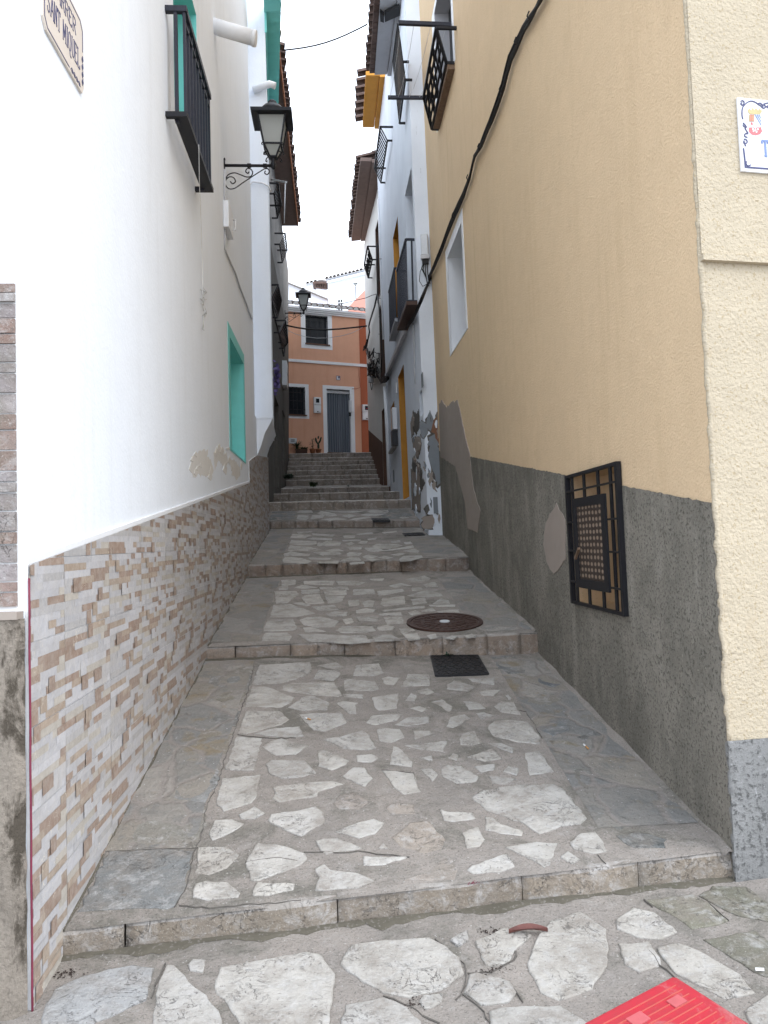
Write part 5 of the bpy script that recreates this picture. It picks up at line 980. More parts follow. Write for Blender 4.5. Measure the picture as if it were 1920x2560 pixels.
# ------------------------------------------------------------------ wall lanterns
def wall_lantern(g, t, z, label):
    o = thing('wall_lantern', label, 'street lamp', g.P(t, z), 'black wall lanterns along the alley'); X, Y, Zv = g.n, g.d, V((0, 0, 1)); O = g.P(t, z)
    L = lambda x, zz, y=0.: O + X*x + Y*y + Zv*zz
    S = lambda px, py: L((px-680)*.001, -(py-1765)*.001)
    def sm(P):
        P = [V(p) for p in P]; W = []
        for i in range(len(P)-1):
            p0, p1, p2, p3 = P[max(i-1, 0)], P[i], P[i+1], P[min(i+2, len(P)-1)]
            for k in range(4): s = k/4; W.append(.5*((2*p1)+(p2-p0)*s+(2*p0-5*p1+4*p2-p3)*s*s+(3*p1-p0-3*p2+p3)*s**3))
        return [S(*p) for p in W+[P[-1]]]
    b = MB(); b.tube([L(0, 0), L(.53, 0)], .016, 8); b.tube([L(.25, 0), L(.29, 0)], .024, 8); b.tube([L(.42, 0), L(.46, 0)], .024, 8); b.bar(L(.006, -.27), L(.006, .07), .02, .006, X); b.tube([L(.006, .06), L(.01, .085)], [.014, .005], 6)
    for P in ([(745,1940),(770,1965),(800,1940),(780,1898),(735,1890),(697,1925),(692,1975),(730,2020),(790,2015),(870,1960),(965,1895),(1110,1800)], [(695,1925),(720,1870),(790,1845),(860,1868),(920,1890),(965,1882),(986,1840),(962,1800),(925,1800),(912,1832),(935,1850),(948,1832)], [(1110,1800),(1148,1798),(1165,1830),(1142,1862),(1115,1845),(1124,1820)]): b.tube(sm(P), .0065, 6)
    b.build('bracket', M['black'], o); B = L(.53, 0); sq = math.pi/4+math.atan2(Y.y, Y.x); k2 = math.sqrt(2)
    b = MB(); b.lathe(B, [(.012, -.035), (.028, -.02), (.032, .02), (.02, .045), (.03, .07), (.026, .09)], 10)
    def ring(h, zz): return [B+X*(sx*h)+Y*(sy*h)+Zv*zz for sx, sy in ((-1, -1), (1, -1), (1, 1), (-1, 1))]
    r0, r1, r2 = ring(.034, .09), ring(.092, .205), ring(.145, .50)
    for i in range(4):
        b.bar(r0[i], r1[i], .009, .009, X); b.bar(r1[i], r2[i], .009, .009, X); b.bar(r1[i], r1[(i+1) % 4], .008, .008); b.bar(r2[i], r2[(i+1) % 4], .008, .008); b.bar(r0[i], r0[(i+1) % 4], .008, .008)
        c = (r0[i]-B).normalized(); c.z = 0; c.normalize(); m1 = r0[i].lerp(r1[i], .35)
        b.tube([m1, m1+c*.035+Zv*-.01, m1+c*.05+Zv*-.035, m1+c*.035+Zv*-.05, m1+c*.022+Zv*-.038], .006, 5); m1 = r1[i]; b.tube([m1, m1+c*.02+Zv*.0, m1+c*.03+Zv*-.02, m1+c*.018+Zv*-.03], .006, 5)
    b.build('lantern_frame', M['black'], o)
    for i in range(4):
        j = (i+1) % 4; c = B+Zv*.3
        b = MB(); f = lambda p: p.lerp(V((B.x, B.y, p.z)), .05); b.face([f(r1[i]), f(r1[j]), f(r2[j]), f(r2[i])]); b.face([f(r0[i]), f(r0[j]), f(r1[j]), f(r1[i])]); b.build('glass_pane', M['frost'], o)
    b = MB(); b.lathe(B, [(.152*k2, .495), (.215*k2, .497), (.218*k2, .53), (.165*k2, .555), (.135*k2, .565)], 4, 0, (1, 1, 1), sq); b.lathe(B, [(.15, .56), (.14, .60), (.10, .645), (.055, .665), (.05, .70), (.03, .72), (.0, .73)], 14); b.build('lantern_roof', M['black'], o)
wall_lantern(A, 5.50, 5.69, 'near black wall lantern on a scrolled bracket against the white house')
tz = C.hit(712, 783); wall_lantern(C, tz[0], tz[1], 'far black wall lantern on the dark stone house in front of the orange house')
# lamp feed, its little box, string
b = MB(); b.tube([A.W(*q(1, *p), .012) for p in ((1227,925),(1227,1040),(1229,1165))], .012, 6); b.tube([A.W(*q(1, *p), .010) for p in ((1228,1250),(1228,1360),(1242,1395),(1285,1490),(1310,1570),(1345,1659))]+[A.W(*q(7, *p), .010) for p in ((1358,280),(1375,322))], .009, 6); tag(b.build('cable', M['pvc']), 'white and grey cable running down the white wall below the near lantern', 'cable')
o = thing('junction_box', 'small white junction box on the cable below the near lantern', 'junction box', A.W(*q(1, 1232, 1240))); h0, h1 = A.hit(*q(1, 1220, 1240)), A.hit(*q(1, 1240, 1165)); b = MB(); b.sbox(A, h0[0]-.02, h1[0]+.03, h0[1], h1[1], .002, .06); b.build('case', M['pvcw'], o, .005); b = MB(); b.tube([A.P(h1[0]+.02, h0[1]+.1, .06), A.P(h1[0]+.02, h0[1]+.1, .085), A.P(h1[0]+.02, h0[1]+.22, .085), A.P(h1[0]+.02, h0[1]+.22, .06)], .008, 5); b.build('clip', M['pvcw'], o)
b = MB(); b.tube([A.W(*q(1, *p), .16-.14*min(1, k/3)) for k, p in enumerate(((1085,790),(1088,1000),(1095,1150),(1103,1400),(1106,1580),(1108,1640)))], .0035, 4)
r = random.Random(2); P = [(1108,150)]; 
for k in range(26): P.append((1108+r.uniform(-16, 22), 165+k*6+r.uniform(-14, 14)))
P += [(1112,330),(1105,380),(1110,350),(1113,385)]; b.tube([A.W(*q(7, *p), .006+r.uniform(0, .012)) for p in P], .0028, 4); tag(b.build('string', M['string']), 'white string hanging from the iron balcony, tangled at its end', 'string')

# ------------------------------------------------------------------ cables on the right
def strands(path, n, spread, r0, r1, seed, mats):
    r = random.Random(seed); b = MB()
    for k in range(n):
        a, c = r.uniform(0, 6.28), r.uniform(.2, 1)*spread; ph = r.uniform(0, 6); pts = []
        for i in range(len(path)-1):
            for s in (0, .5):
                p = path[i].lerp(path[i+1], s); j = i+s; w = a+.5*math.sin(j*.8+ph); pts.append(p+V((-abs(math.cos(w))*c*.9, math.sin(w)*c*.6, math.sin(w+1.)*c+.006*math.sin(j*2.7+ph))))
        pts.append(path[-1]); b.tube(pts, r.uniform(r0, r1), 5, r.randrange(len(mats)))
    return b
up = [R.W(*q(5, *p), .025) for p in ((668,-60),(640,0),(600,70),(565,130),(540,185),(505,265),(470,400),(420,540),(370,660),(340,705),(318,800),(290,880),(250,970),(215,1060),(190,1130),(160,1200),(130,1260))]
lo = [D0.W(*q(13, *p), .03) for p in ((1060,1320),(1000,1440))]+[D.W(*q(13, *p), .05) for p in ((930,1620),(870,1760),(800,1900),(715,2005))]
b = strands(up+lo, 9, .030, .007, .013, 5, (0,)); r = random.Random(8)
for p in up[2:-1:2]: b.tube([p+V((-.03, 0, -.035)), p+V((-.045, .01, 0)), p+V((-.03, .0, .035))], .006, 5)
tag(b.build('cable_bundle', M['rubber']), 'thick bundle of black cables slung along the beige house and under the balcony', 'cables')
b = MB(); p0, p1 = D.W(*q(26, 700, 1140), .04), D.W(*q(26, 405, 1840), .04); b.bar(p0, p1, .055, .035, D.n); tag(b.build('cable_duct', M['pvc'], bevel=.01), 'grey cable duct fixed level along the flaking white house below its balconies', 'cable duct')
tang = [D.W(*q(26, *p), .06) for p in ((420,1820),(440,1870),(400,1920),(350,1930),(370,1880),(410,1860),(340,1925),(300,1860),(270,1800))]
b = strands(tang, 6, .05, .01, .016, 12, (0,)); 
vert = [D.W(*q(26, *p), .07) for p in ((268,-200),(270,0),(275,300),(270,600))]
for pa in ([(270,600),(300,850),(310,1000),(325,1250),(340,1500),(335,1650),(325,1780)],): b.tube(vert+[D.W(*q(26, *p), .07) for p in pa], .018, 6)
for y in (45, 370, 650, 935, 1200, 1495): b.tube([D.W(*q(26, 285, y), .07), D.W(*q(26, 330, y), .01)], .008, 4)
E2 = [E_.W(*q(26, *p), .10) for p in ((262,600),(225,770),(190,880),(150,1010),(135,1080),(145,1170),(120,1290),(100,1400),(75,1430),(80,1390),(110,1420),(130,1500),(150,1560))]
b.tube(E2, .022, 6); bb = strands(E2[6:], 5, .07, .008, .014, 3, (0,)); 
for vv, ff in ((bb.v, bb.f),): off = len(b.v); b.v += vv; b.f += [[i+off for i in f] for f in ff]; b.mi += bb.mi; b.c += bb.c; b.sm += bb.sm
r = random.Random(14)
for k in range(26):
    cx, cy = r.uniform(125, 290), r.uniform(1480, 1840); P = [(cx+r.uniform(-55, 45)*(1-.3*abs(cy-1660)/180), cy+r.uniform(-120, 90)) for _ in range(5)]; P = [(min(295, max(115, x)), min(1870, y)) for x, y in P]
    b.tube([E_.W(*q(26, *p), r.uniform(.06, .2)) for p in P], r.uniform(.01, .02), 5)
tag(b.build('cable_tangle', M['rubber']), 'tangled black cables dangling on the cream house before the orange one', 'cables')
o = thing('cable_box', 'round grey cable joint hanging under the black cable tangle', 'cable box', E_.W(*q(26, 175, 1900), .12)); pc = E_.W(*q(26, 172, 1900), .12); b = MB(); b.lathe(pc, [(.06, -.09), (.085, -.08), (.085, .05), (.05, .10)], 12); b.build('case', M['pvc'], o); b = MB(); b.tube([pc+V((.03, 0, -.09)), pc+V((.02, 0, -.25)), pc+V((0, 0, -.30)), pc+V((-.03, 0, -.09))], .01, 5); b.build('cable_tail', M['rubber'], o)
o = thing('telecom_box', 'tall grey telecom box with dangling wires on the corner of the flaking house', 'telecom box', D0.P(.05, 6.1)); b = MB(); b.sbox(D0, .025, .14, 6.16, 6.50, .006, .09); b.build('case', M['metalbox'], o, .012); b = MB(); b.sbox(D0, .015, .15, 6.10, 6.157, .004, .10); b.build('lid', M['pvc'], o)
b = MB(); b.sbox(D0, .03, .13, 6.02, 6.098, .02, .07)
for k, (x, l) in enumerate(((.05, .3), (.075, .34), (.10, .22), (.115, .18))): b.tube([D0.P(x, 6.04, .05), D0.P(x+.01*k, 6.04-l*.5, .07), D0.P(x-.01, 6.04-l, .06), D0.P(x-.03, 6.0-l, .05)], .008, 5)
b.tube([D0.P(.1, 6.04, .05), D0.P(.17, 5.9, .07), D0.P(.19, 5.75, .07), D0.P(.14, 5.66, .06), D0.P(.06, 5.70, .05)], .006, 5); b.build('wires', M['rubber'], o)
def ws(pts, y, r, label, m='rubber', cat='cable'): b = MB(); b.tube([ony(*p, y) for p in pts], r, 5); tag(b.build('overhead_cable', M[m]), label, cat)
b = MB(); p0, p1 = onz(706, 126, 10.2), onz(918, 61, 10.9); b.tube([p0.lerp(p1, k/8)-V((0, 0, .10*math.sin(math.pi*k/8))) for k in range(9)], .014, 5); tag(b.build('overhead_cable', M['iron3']), 'thin grey cable crossing the white sky between the two eaves', 'cable')
ws([q(11, *p) for p in ((60,612),(180,638),(290,655),(420,664),(560,664),(700,655),(850,640),(1000,622))], 20.6, .022, 'thick black cable strung across in front of the orange house')
ws([q(11, *p) for p in ((60,660),(180,715),(290,746),(420,762),(560,760),(700,738),(820,705),(900,668),(960,630))], 20.6, .007, 'thin grey wire sagging across the upper window of the orange house', 'pvc')
ws([q(3, *p) for p in ((1000,580),(960,592),(915,612),(830,632),(760,650),(690,665))], 20.9, .009, 'thin cable with a loop anchored on the cream house', 'rubber')
# little fittings on the flaking house
b = MB(); b.tube([D.W(*q(26, *p), .02) for p in ((818,1040),(828,1250),(835,1500),(838,1750),(850,1960))], .014, 6); tag(b.build('pipe', M['pvc']), 'thin old pipe stub hanging down the flaking white wall below the balcony', 'pipe')
o = thing('meter_box', 'white meter box between the ochre door and the small ochre window', 'meter box', D.P(4.5, 4)); b = MB(); b.sbox(D, 4.42, 4.72, 4.02, 4.5, .004, .10); b.build('case', M['pvcw'], o, .008); b = MB(); b.sbox(D, 4.44, 4.70, 3.68, 4.0, .004, .13); b.build('mail_slot', M['dark'], o)
b = MB(); h0 = D.hit(*q(14, 362, 1490)); b.sbox(D, h0[0]-.14, h0[0]+.14, h0[1]-.14, h0[1]+.14, .003, .014); tag(b.build('vent_grate', M['patchb']), 'small grey grate low on the flaking white house beyond its ochre door', 'vent')
b = MB(); h0 = D.hit(*q(14, 667, 470)); b.sbox(D, h0[0]-.1, h0[0]+.1, h0[1]-.11, h0[1]+.11, .003, .012); tag(b.build('number_plate', M['patchb']), 'small grey plate on the flaking white wall above its little window', 'number plate')
b = MB(); h0 = D.hit(*q(14, 395, 560)); b.sbox(D, h0[0]-.05, h0[0]+.07, h0[1]-.1, h0[1]+.12, .003, .03); tag(b.build('door_bell', [M['pvcw']]), 'white bell plate on the flaking wall beyond the ochre door', 'bell')

# ------------------------------------------------------------------ houses on the hill behind
H = lambda x, y, d: ony(*q(23, x, y), d)
def gable(name, label, pts, d, mat, depth, tiles=None, cat='house'):
    o = thing(name, label, cat, H(*pts[0], d)); b = MB(); b.prism([H(*p, d) for p in pts], (0, depth, 0)); b.build('wall', mat, o); return o
hb1 = gable('white_house', 'bright white house high on the hill behind the orange one with a tiled sloping gable', [(-300,1300),(-300,470),(350,392),(700,305),(1490,112),(2300,-60),(2300,1300)], 44, M['white'], 8)
b = MB(); eave_tiles(b, H(350, 385, 43.7), H(1560, 88, 43.7), (0, 1, .12), .10, .22, seed=15); b.prism([H(350, 392, 43.8), H(1560, 98, 43.8), H(1560, 112, 43.8), H(350, 404, 43.8)], (0, .8, 0), 1); b.build('roof_tiles', [M['patch'], M['mort']], hb1)
b = MB(); b.prism([H(780, 330, 43.8), H(1560, 140, 43.8), H(1560, 185, 43.8), H(780, 372, 43.8)], (0, .3, 0)); b.build('cornice', M['white'], hb1)
b = MB(); b.prism([H(*p, 43.9) for p in ((965,690),(1080,678),(1080,1000),(965,1000))], (0, .2, 0)); wf = b.build('window', M['whitep'], hb1); b = MB(); b.prism([H(*p, 43.85) for p in ((990,712),(1072,700),(1072,960),(990,960))], (0, .04, 0)); b.build('pane', M['glass'], wf)
b = MB(); b.bar(H(1034, 706, 43.8), H(1034, 960, 43.8), .02, .02, (0, 1, 0)); b.bar(H(990, 770, 43.8), H(1072, 762, 43.8), .02, .02); b.build('glazing_bar', M['whitep'], wf)
hb2 = gable('white_house', 'low white house with a plain sloping roof edge just behind the orange roof', [(-400,1300),(-400,190),(0,362),(780,685),(780,1300)], 36, M['white'], 5)
b = MB(); b.prism([H(-400, 176, 35.8), H(0, 352, 35.8), H(790, 680, 35.8), H(790, 692, 35.8), H(0, 364, 35.8), H(-400, 190, 35.8)], (0, 5.5, 0)); b.build('roof_edge', M['concrete'], hb2)
o = thing('chimney', 'squat chimney with dark brick vents and a pale domed cap behind the orange roof', 'chimney', H(650, 700, 39)); b = MB(); b.prism([H(*p, 39) for p in ((560,900),(560,465),(745,488),(745,900))], (0, 1., 0)); b.build('stack', M['white'], o)
b = MB(); b.prism([H(*p, 38.9) for p in ((545,456),(555,470),(750,492),(752,478))], (0, 1.2, 0)); 
for x in (535, 580, 625, 670, 715): b.prism([H(x, 375, 38.95), H(x+24, 377, 38.95), H(x+20, 462, 38.95), H(x+2, 460, 38.95)], (0, .18, 0))
b.prism([H(*p, 38.8) for p in ((485,352),(560,340),(740,358),(785,372),(740,384),(500,376))], (0, 1.0, 0)); b.build('vent', M['terrad'], o)
b = MB(); cc = H(665, 350, 39.3); b.lathe(cc, [(.27, 0), (.25, .03), (.17, .11), (.08, .17), (.05, .19), (.05, .24), (.0, .26)], 12); b.build('dome_cap', M['mort'], o)
hp = gable('pink_house', 'pink gable end rising behind the right end of the orange roof', [(1130,1300),(1200,840),(1520,512),(1900,120),(2200,400),(2200,1300)], 33, M['pinkw'], 5)
o = thing('lamp_post', 'small lamp post standing before the bright white house on the hill', 'street lamp', H(1342, 700, 41)); b = MB(); b.tube([H(1345, 760, 41), H(1340, 600, 41), H(1336, 450, 41)], .022, 6); b.build('post', M['iron3'], o); b = MB(); cc = H(1333, 440, 41); b.lathe(cc, [(.03, 0), (.07, .08), (.085, .13)], 10); b.build('lamp_glass', M['frost'], o); b = MB(); b.lathe(cc+V((0, 0, .13)), [(.12, 0), (.11, .02), (.05, .04), (0, .05)], 10); b.build('lamp_cap', M['iron3'], o)

# ------------------------------------------------------------------ pots by the orange house
def leaf(b, p, dr, L, w, bend=.3, mi=0):
    dr = dr.normalized(); s = dr.cross(V((0, 0, 1))); s = s.normalized() if s.length > 1e-3 else V((1, 0, 0)); pts = [(p + dr*(L*f) - V((0, 0, bend*L*f*f)), w*(1-f)**.6*(1 if f > 0 else .7)) for f in (0, .35, .7, 1)]
    for (a, wa), (c, wc) in zip(pts, pts[1:]): b.face([a-s*wa, a+s*wa, c+s*max(wc, .0005), c-s*max(wc, .0005)], mi)
def FP(x, y, d): t, z = Fh.hit(*q(11, x, y), d); return Fh.P(t, z, d)
r = random.Random(77)
base = FP(243, 2058, .14); o = thing('potted_plant', 'spiky agave and small succulents in a long dark planter by the orange wall', 'potted plant', base, 'pots by the orange house'); zb = ZTOP+.012
l0, l1 = FP(178, 2058, .2), FP(312, 2058, .2); b = MB(); k = (l1-l0); b.prism([(l0.x, l0.y, zb), (l1.x, l1.y, zb), (l1.x, l1.y+.2, zb), (l0.x, l0.y+.2, zb)], (0, 0, .13)); b.prism([(l0.x-.01, l0.y-.01, zb+.13), (l1.x+.01, l1.y-.01, zb+.13), (l1.x+.01, l1.y+.21, zb+.13), (l0.x-.01, l0.y+.21, zb+.13)], (0, 0, .025)); b.build('planter', M['wood'], o)
b = MB(); c0 = l0.lerp(l1, .12)+V((0, .08, 0)); c0.z = zb+.28
for k in range(42): a = r.uniform(0, 6.28); e = r.uniform(-.3, 1.3); leaf(b, c0+V((0, 0, -.05)), V((math.cos(a), math.sin(a), e)), r.uniform(.2, .34), .022, .2)
for f in (.55, .75, .9): 
    cc = l0.lerp(l1, f)+V((0, .08, 0)); cc.z = zb+.16
    for k in range(16): a = r.uniform(0, 6.28); leaf(b, cc, V((math.cos(a), math.sin(a), r.uniform(.2, 1.2))), r.uniform(.08, .15), .022, .2)
b.tube([c0+V((0, 0, -.16)), c0], .03, 6); b.build('leaves', M['leafg'], o)
for (x, lab, kind) in ((375, 'small terracotta pot with a round-lobed leafy cactus by the orange wall', 0), (443, 'small terracotta pot with a prickly pear cactus beside the curtained door', 1)):
    p = FP(x, 2062, .16); p.z = zb; o = thing('potted_plant', lab, 'potted plant', p, 'pots by the orange house'); b = MB(); b.lathe(p, [(.055, 0), (.085, .14), (.098, .142), (.098, .17), (.085, .17), (.08, .15)], 14); b.build('pot', M['terra'], o)
    b = MB(); q0 = p+V((0, 0, .15))
    def pad(c, rx, rz, ang, tilt):
        ring = []; n = 10; ca, sa = math.cos(ang), math.sin(ang); ax, az = V((ca, sa, 0)), V((math.sin(tilt)*ca, math.sin(tilt)*sa, math.cos(tilt))); th = ax.cross(az)*.012
        b.prism([c+ax*(rx*math.cos(2*math.pi*i/n))+az*(rz*(1+math.sin(2*math.pi*i/n)))-th for i in range(n)], th*2)
    if kind: pad(q0, .035, .10, .2, 0); pad(q0+V((0, 0, .17)), .032, .09, .3, .5); pad(q0+V((.0, 0, .15)), .03, .10, .1, -.5); pad(q0+V((.06, 0, .28)), .025, .06, .4, .3); pad(q0+V((-.06, 0, .27)), .026, .055, .4, -.2); pad(q0+V((0, 0, .33)), .022, .05, .4, .1)
    else:
        b.tube([q0, q0+V((.02, 0, .14)), q0+V((-.01, 0, .32))], .012, 6)
        for k in range(20): a = r.uniform(0, 6.28); leaf(b, q0+V((r.uniform(-.05, .05), 0, r.uniform(.02, .34))), V((math.cos(a), math.sin(a), r.uniform(-.2, .7))), r.uniform(.06, .1), .024, .25)
    b.build('cactus', M['leafd'] if kind else M['leafg'], o)
def weed(p, n, s, label, m='leafg'):
    b = MB(); r = random.Random(n+int(p.x*100))
    for k in range(n): a = r.uniform(0, 6.28); leaf(b, p+V((r.uniform(-.3, .3)*s, r.uniform(-.1, .1)*s, r.uniform(0, .3)*s)), V((math.cos(a), math.sin(a)*.6-.3, r.uniform(.2, 1.2))), s*r.uniform(.4, 1), s*.13, .5)
    b.tube([p+V((0, 0, -.02)), p+V((0, 0, s*.4))], .006, 5); tag(b.build('weed', M[m]), label, 'weed')
weed(ony(*q(4, 398, 600), 19.55), 46, .24, 'leafy green weed growing from a joint in the middle of the upper steps'); weed(ony(*q(4, 222, 545), 21.4), 50, .30, 'bushy dark weed growing against the stone house beside the steps', 'leafd'); weed(ony(*q(4, 640, 598), 19.6), 10, .10, 'tiny weed at the foot of an upper riser on the right', 'leafd'); weed(onground(T[0], *q(24, 560, 655)), 26, .07, 'small dark tuft of weed at the edge of the square drain cover', 'leafd')
r = random.Random(3)
for (i, x, y, lab) in ((8, 255, 1500, 'speck of moss'), ):
    pass

# ------------------------------------------------------------------ covers in the paving
def frame_on(q4, p, dx=.1):
    ex = V((1, 0, gz(q4, p.x+.3, p.y, False)-gz(q4, p.x-.3, p.y, False))); ex = V((.6, 0, ex.z)).normalized(); ey = V((0, .6, gz(q4, p.x, p.y+.3, False)-gz(q4, p.x, p.y-.3, False))).normalized(); return ex, ey, ex.cross(ey)
ex, ey, ez = frame_on(T[1], MH); ra = (onground(T[1], *q(24, 955, 255))-onground(T[1], *q(24, 75, 265))).length/2
o = thing('manhole_cover', 'round rusty manhole cover with a pale centre on the second landing', 'manhole cover', MH)
def disc(b, r0, r1, z0, z1, n=48, mi=0):
    P = lambda r, z, k: MH+ex*(r*math.cos(2*math.pi*k/n))+ey*(r*math.sin(2*math.pi*k/n))+ez*z
    A_, B_, C_, D_ = ([b.idx([P(r, z, k) for k in range(n)]) for r, z in ((r0, z1), (r1, z1), (r1+.002, z0), (r0, z0))])
    for k in range(n): j = (k+1) % n; b.fi([A_[k], B_[k], B_[j], A_[j]], mi); b.fi([B_[k], C_[k], C_[j], B_[j]], mi); b.fi([A_[k], A_[j], D_[j], D_[k]], mi)
b = MB(); disc(b, ra*.90, ra, -.03, .016); b.build('ring', M['rust'], o)
b = MB(); disc(b, .001, ra*.885, -.03, .011); disc(b, ra*.55, ra*.58, .0, .016); disc(b, ra*.28, ra*.31, .0, .016)
for rr_, nn in ((.73, 26), (.43, 14)):
    for k in range(nn): a = 2*math.pi*k/nn; c = MH+(ex*math.cos(a)+ey*math.sin(a))*ra*rr_+ez*.012; b.box(c, (ex*math.cos(a)+ey*math.sin(a))*ra*.10, (ey*math.cos(a)-ex*math.sin(a))*ra*.05, ez*.004)
b.build('lid', M['rust'], o); b = MB(); disc(b, .001, ra*.13, .0, .018); b.build('badge', M['metalbox'], o)
def plate(q4, pts, name, label, cat, mat, pattern, z=.012):
    c = [onground(q4, *p) for p in pts]; cen = sum(c, V((0, 0, 0)))/4; o = thing(name, label, cat, cen); b = MB(); k = V((0, 0, z)); b.prism([p+V((0, 0, -.02)) for p in c], (0, 0, .02+z)); nx, ny = pattern
    for i in range(nx):
        for j in range(ny):
            u, v = (i+.5+(j % 2)*.4)/(nx+.4), (j+.5)/ny; p = c[0].lerp(c[1], u).lerp(c[3].lerp(c[2], u), v)+k; a = .7 if (i+j) % 2 else -.7; dx = (c[1]-c[0]).normalized()*(.45*(c[1]-c[0]).length/nx); dy = (c[3]-c[0]).normalized()*(.45*(c[3]-c[0]).length/ny)
            p0, p1 = p-dx*.7-dy*a, p+dx*.7+dy*a; b.bar(p0, p1, .006, .004)
    b.build('lid', mat, o); b = MB()
    for p, s in zip(c, c[1:]+c[:1]): b.bar(p+V((0, 0, .002)), s+V((0, 0, .002)), .008, .012)
    b.build('rim', M['iron3'], o)
plate(T[0], [q(24, *p) for p in ((360,655),(890,648),(1015,862),(415,885))], 'drain_cover', 'square dark chequered iron drain cover below the second step', 'drain cover', M['iron3'], (11, 8))
plate(T[2], [q(4, *p) for p in ((1015,925),(1150,920),(1165,938),(1030,943))], 'drain_cover', 'narrow dark drain cover on the third landing beside the flaking wall', 'drain cover', M['iron3'], (7, 3)); plate(T[3], [q(4, *p) for p in ((800,822),(912,822),(926,837),(812,838))], 'drain_cover', 'small dark drain cover at the edge of the fourth landing', 'drain cover', M['iron3'], (7, 3))
# red plastic cover in the square
c0 = onground(G0, *q(25, 835, 175)); ea = onground(G0, *q(25, 100, 565))-c0; eb = onground(G0, *q(25, 1440, 565))-c0; ea, eb = ea.normalized(), eb.normalized(); S_ = .46
o = thing('red_cover', 'ribbed red plastic access cover in the square at the bottom right', 'access cover', c0); b = MB(); c4 = [c0, c0+ea*S_, c0+ea*S_+eb*S_, c0+eb*S_]; b.prism([p+V((0, 0, -.02)) for p in c4], (0, 0, .03)); b.build('lid', M['red'], o, .004)
b = MB(); n = 15
for k in range(n):
    f = .035+(S_-.07)*k/(n-1); b.bar(c0+eb*f+ea*.035+V((0, 0, .011)), c0+eb*f+ea*(S_-.03)+V((0, 0, .011)), .0016, .002)
struct(b.build('ribs', M['redy'], o), 'part') if False else b.build('ribs', M['redy'], o)
for fa, fb, wa, wb in ((.075, .075, .06, .04), (.25, .06, .07, .045)): b = MB(); b.prism([c0+ea*(fa+i*wa)+eb*(fb+j*wb)+V((0, 0, .0105)) for i, j in ((0, 0), (1, 0), (1, 1), (0, 1))], (0, 0, .004)); b.build('embossed_panel', M['redl'], o)
b = MB(); 
for p, s in zip(c4, c4[1:]+c4[:1]): b.bar(p+V((0, 0, .001)), s+V((0, 0, .001)), .006, .006)
b.build('rim', M['red'], o)

# ------------------------------------------------------------------ litter
def dryleaf(zone, p0, p1, q4, w, label, mat, lift=.014):
    a, c = onground(q4, *q(zone, *p0)), onground(q4, *q(zone, *p1)); b = MB(); d = c-a; s = V((-d.y, d.x, 0)).normalized(); n = 9; rows = []
    for i in range(n): f = i/(n-1); ww = w*math.sin(math.pi*min(.98, max(.04, f)))**.8; p = a.lerp(c, f)+V((0, 0, lift+.012*math.sin(f*3.1))); rows.append(b.idx([p-s*ww+V((0, 0, .010)), p-s*ww*.4, p+V((0, 0, -.004)), p+s*ww*.4, p+s*ww+V((0, 0, .012))]))
    for x, y in zip(rows, rows[1:]):
        for k in range(4): b.fi([x[k], x[k+1], y[k+1], y[k]], 0, smooth=True)
    tag(b.build('dry_leaf', mat), label, 'leaf')
dryleaf('F', (540,312), (708,305), G0, .020, 'dry reddish brown leaf lying below the first step', M['leafb'])
def bits(zone, x, y, q4, n, sp, s, label, mat, cat='litter', name='debris', sq=.4):
    c = onground(q4, *q(zone, x, y)); b = MB(); r = random.Random(int(x+y))
    for k in range(max(3, n//2)): p = c+V((r.gauss(0, sp), r.gauss(0, sp*sq), 0)); p.z = gz(q4, p.x, p.y)+.006; h = s*r.uniform(.2, .75)**1.5; a = r.uniform(0, 3); u = V((math.cos(a), math.sin(a), 0)); b.box(p, u*h, V((-u.y, u.x, 0))*h*.5, V((0, 0, h*.22)))
    tag(b.build(name, mat), label, cat)
bits('F', 465, 295, G0, 90, .028, .008, 'clump of dark crumbs in a joint left of the dry leaf', M['debris']); bits('F', 480, 465, G0, 80, .035, .007, 'brown crumbs filling the open joint below the dry leaf', M['debris']); bits('E', 120, 305, G0, 110, .035, .008, 'dark dirt gathered in the corner by the tiled wall', M['debris']); bits('F', 125, 610, G0, 80, .02, .007, 'dark crumbs in the wide joint at the bottom edge', M['debris'], sq=1.2)
bits('F', 385, 88, T[0], 40, .012, .007, 'crushed magenta petals on the edge of the first step', M['maroon'], 'petals', 'crushed_flower', 1.)
bits('F', 1085, 657, G0, 3, .004, .014, 'dark twig lying on the red cover', M['debris'], 'twig', 'twig')
for x, lab in (('F', 0),): pass
def butt(zone, p0, p1, q4, label): a, c = onground(q4, *q(zone, *p0)), onground(q4, *q(zone, *p1)); k = V((0, 0, .012)); o = thing('cigarette_butt', label, 'cigarette butt', a); m_ = a.lerp(c, .45); b = MB(); b.tube([a+k, m_+k], .005, 7); b.build('paper', M['whit'], o); b = MB(); b.tube([m_+k, c+k], .005, 7); b.build('filter', M['but'], o)
butt('B', (1016,588), (1042,612), T[0], 'cigarette butt on the bluish slabs near the right wall'); butt('A', (692,440), (722,450), T[0], 'cigarette butt on a pale stone in the middle of the landing')
b = MB(); c = onground(G0, *q('F', 1622, 470)); b.prism([c+V((x, y, .012)) for x, y in ((-.018, -.008), (.012, -.012), (.02, .004), (-.01, .01))], (0, 0, .002)); tag(b.build('paper_scrap', M['whit']), 'tiny white scrap on the dark slab at the right edge', 'scrap')
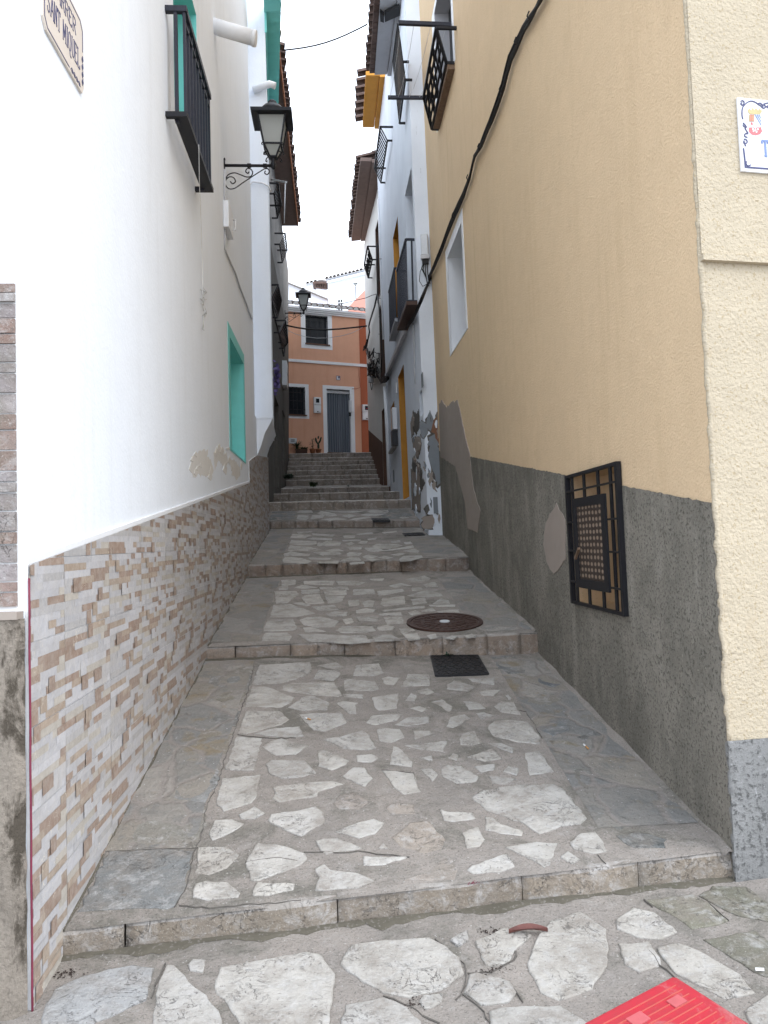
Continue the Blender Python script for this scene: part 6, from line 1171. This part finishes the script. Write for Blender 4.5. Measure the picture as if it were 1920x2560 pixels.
# mortar fillet where the paving meets the right wall, and dirt-and-shade line at the left
b = MB()
for k in range(3):
    q4 = T[k]; ya = q4[1].y+.04 if k else 3.42; yb = min(q4[3].y, 12.28); n = 26; rows = []
    for i in range(n+1):
        y = ya+(yb-ya)*i/n; xw = 1.72+.0172*.5; z = gz(q4, 1.68, y); w_ = max(.012, .034+.07*mnoise.noise(V((y*2.6, 1, 1)))); h_ = max(.003, .012+.03*mnoise.noise(V((y*3.3, 4, 1)))); rows.append(b.idx([(xw+.02, y, z+h_), (xw-.012, y, z+h_), (xw-w_*.6, y, z+h_*.35), (xw-w_, y, z+.002), (xw-w_, y, z-.03)]))
    for x, s in zip(rows, rows[1:]):
        for j in range(4): b.fi([x[j], x[j+1], s[j+1], s[j]], 0, smooth=True)
b.build('mortar_fillet', M['mortar'], alley)

# ------------------------------------------------------------------ light: white overcast sky, soft sun from behind left
world = bpy.data.worlds.new('World'); scene.world = world; world.use_nodes = True; nt = world.node_tree; nt.nodes.clear()
out = nt.nodes.new('ShaderNodeOutputWorld'); bg = nt.nodes.new('ShaderNodeBackground'); sky = nt.nodes.new('ShaderNodeTexSky'); sky.sky_type = 'NISHITA'; sky.sun_disc = False
SUN_EL, SUN_AZ = math.radians(46), math.radians(128)     # azimuth clockwise from +Y (north)
sky.sun_elevation = SUN_EL; sky.sun_rotation = SUN_AZ; sky.dust_density = 3.; sky.air_density = 1.; sky.ozone_density = 1.
hs = nt.nodes.new('ShaderNodeHueSaturation'); hs.inputs['Saturation'].default_value = .22; hs.inputs['Value'].default_value = 1.0
nt.links.new(sky.outputs[0], hs.inputs['Color'])
tc = nt.nodes.new('ShaderNodeTexCoord'); nz = nt.nodes.new('ShaderNodeTexNoise'); nz.inputs['Scale'].default_value = 2.; nz.inputs['Detail'].default_value = 6; nt.links.new(tc.outputs['Generated'], nz.inputs['Vector'])
mx = nt.nodes.new('ShaderNodeMix'); mx.data_type = 'RGBA'; mr = nt.nodes.new('ShaderNodeMapRange'); mr.inputs[1].default_value = .3; mr.inputs[2].default_value = .7; mr.inputs[3].default_value = .7; mr.inputs[4].default_value = .95
nt.links.new(nz.outputs[0], mr.inputs[0]); nt.links.new(mr.outputs[0], mx.inputs[0]); nt.links.new(hs.outputs[0], mx.inputs[6]); mx.inputs[7].default_value = (8.5, 9.3, 10.5, 1)   # cloud deck
nt.links.new(mx.outputs[2], bg.inputs[0]); bg.inputs[1].default_value = .12; nt.links.new(bg.outputs[0], out.inputs[0])
sl = bpy.data.lights.new('sun', 'SUN'); sl.energy = .5; sl.angle = math.radians(30); sl.color = (1, .97, .93); so = bpy.data.objects.new('sun', sl); COL.objects.link(so)
sd = V((math.sin(SUN_AZ)*math.cos(SUN_EL), math.cos(SUN_AZ)*math.cos(SUN_EL), math.sin(SUN_EL))); so.rotation_euler = sd.to_track_quat('Z', 'Y').to_euler()
vs = scene.view_settings; vs.view_transform = 'Standard'; vs.look = 'None'; vs.exposure = 1.25; vs.gamma = 1
scene.cycles.max_bounces = 8; scene.cycles.diffuse_bounces = 8
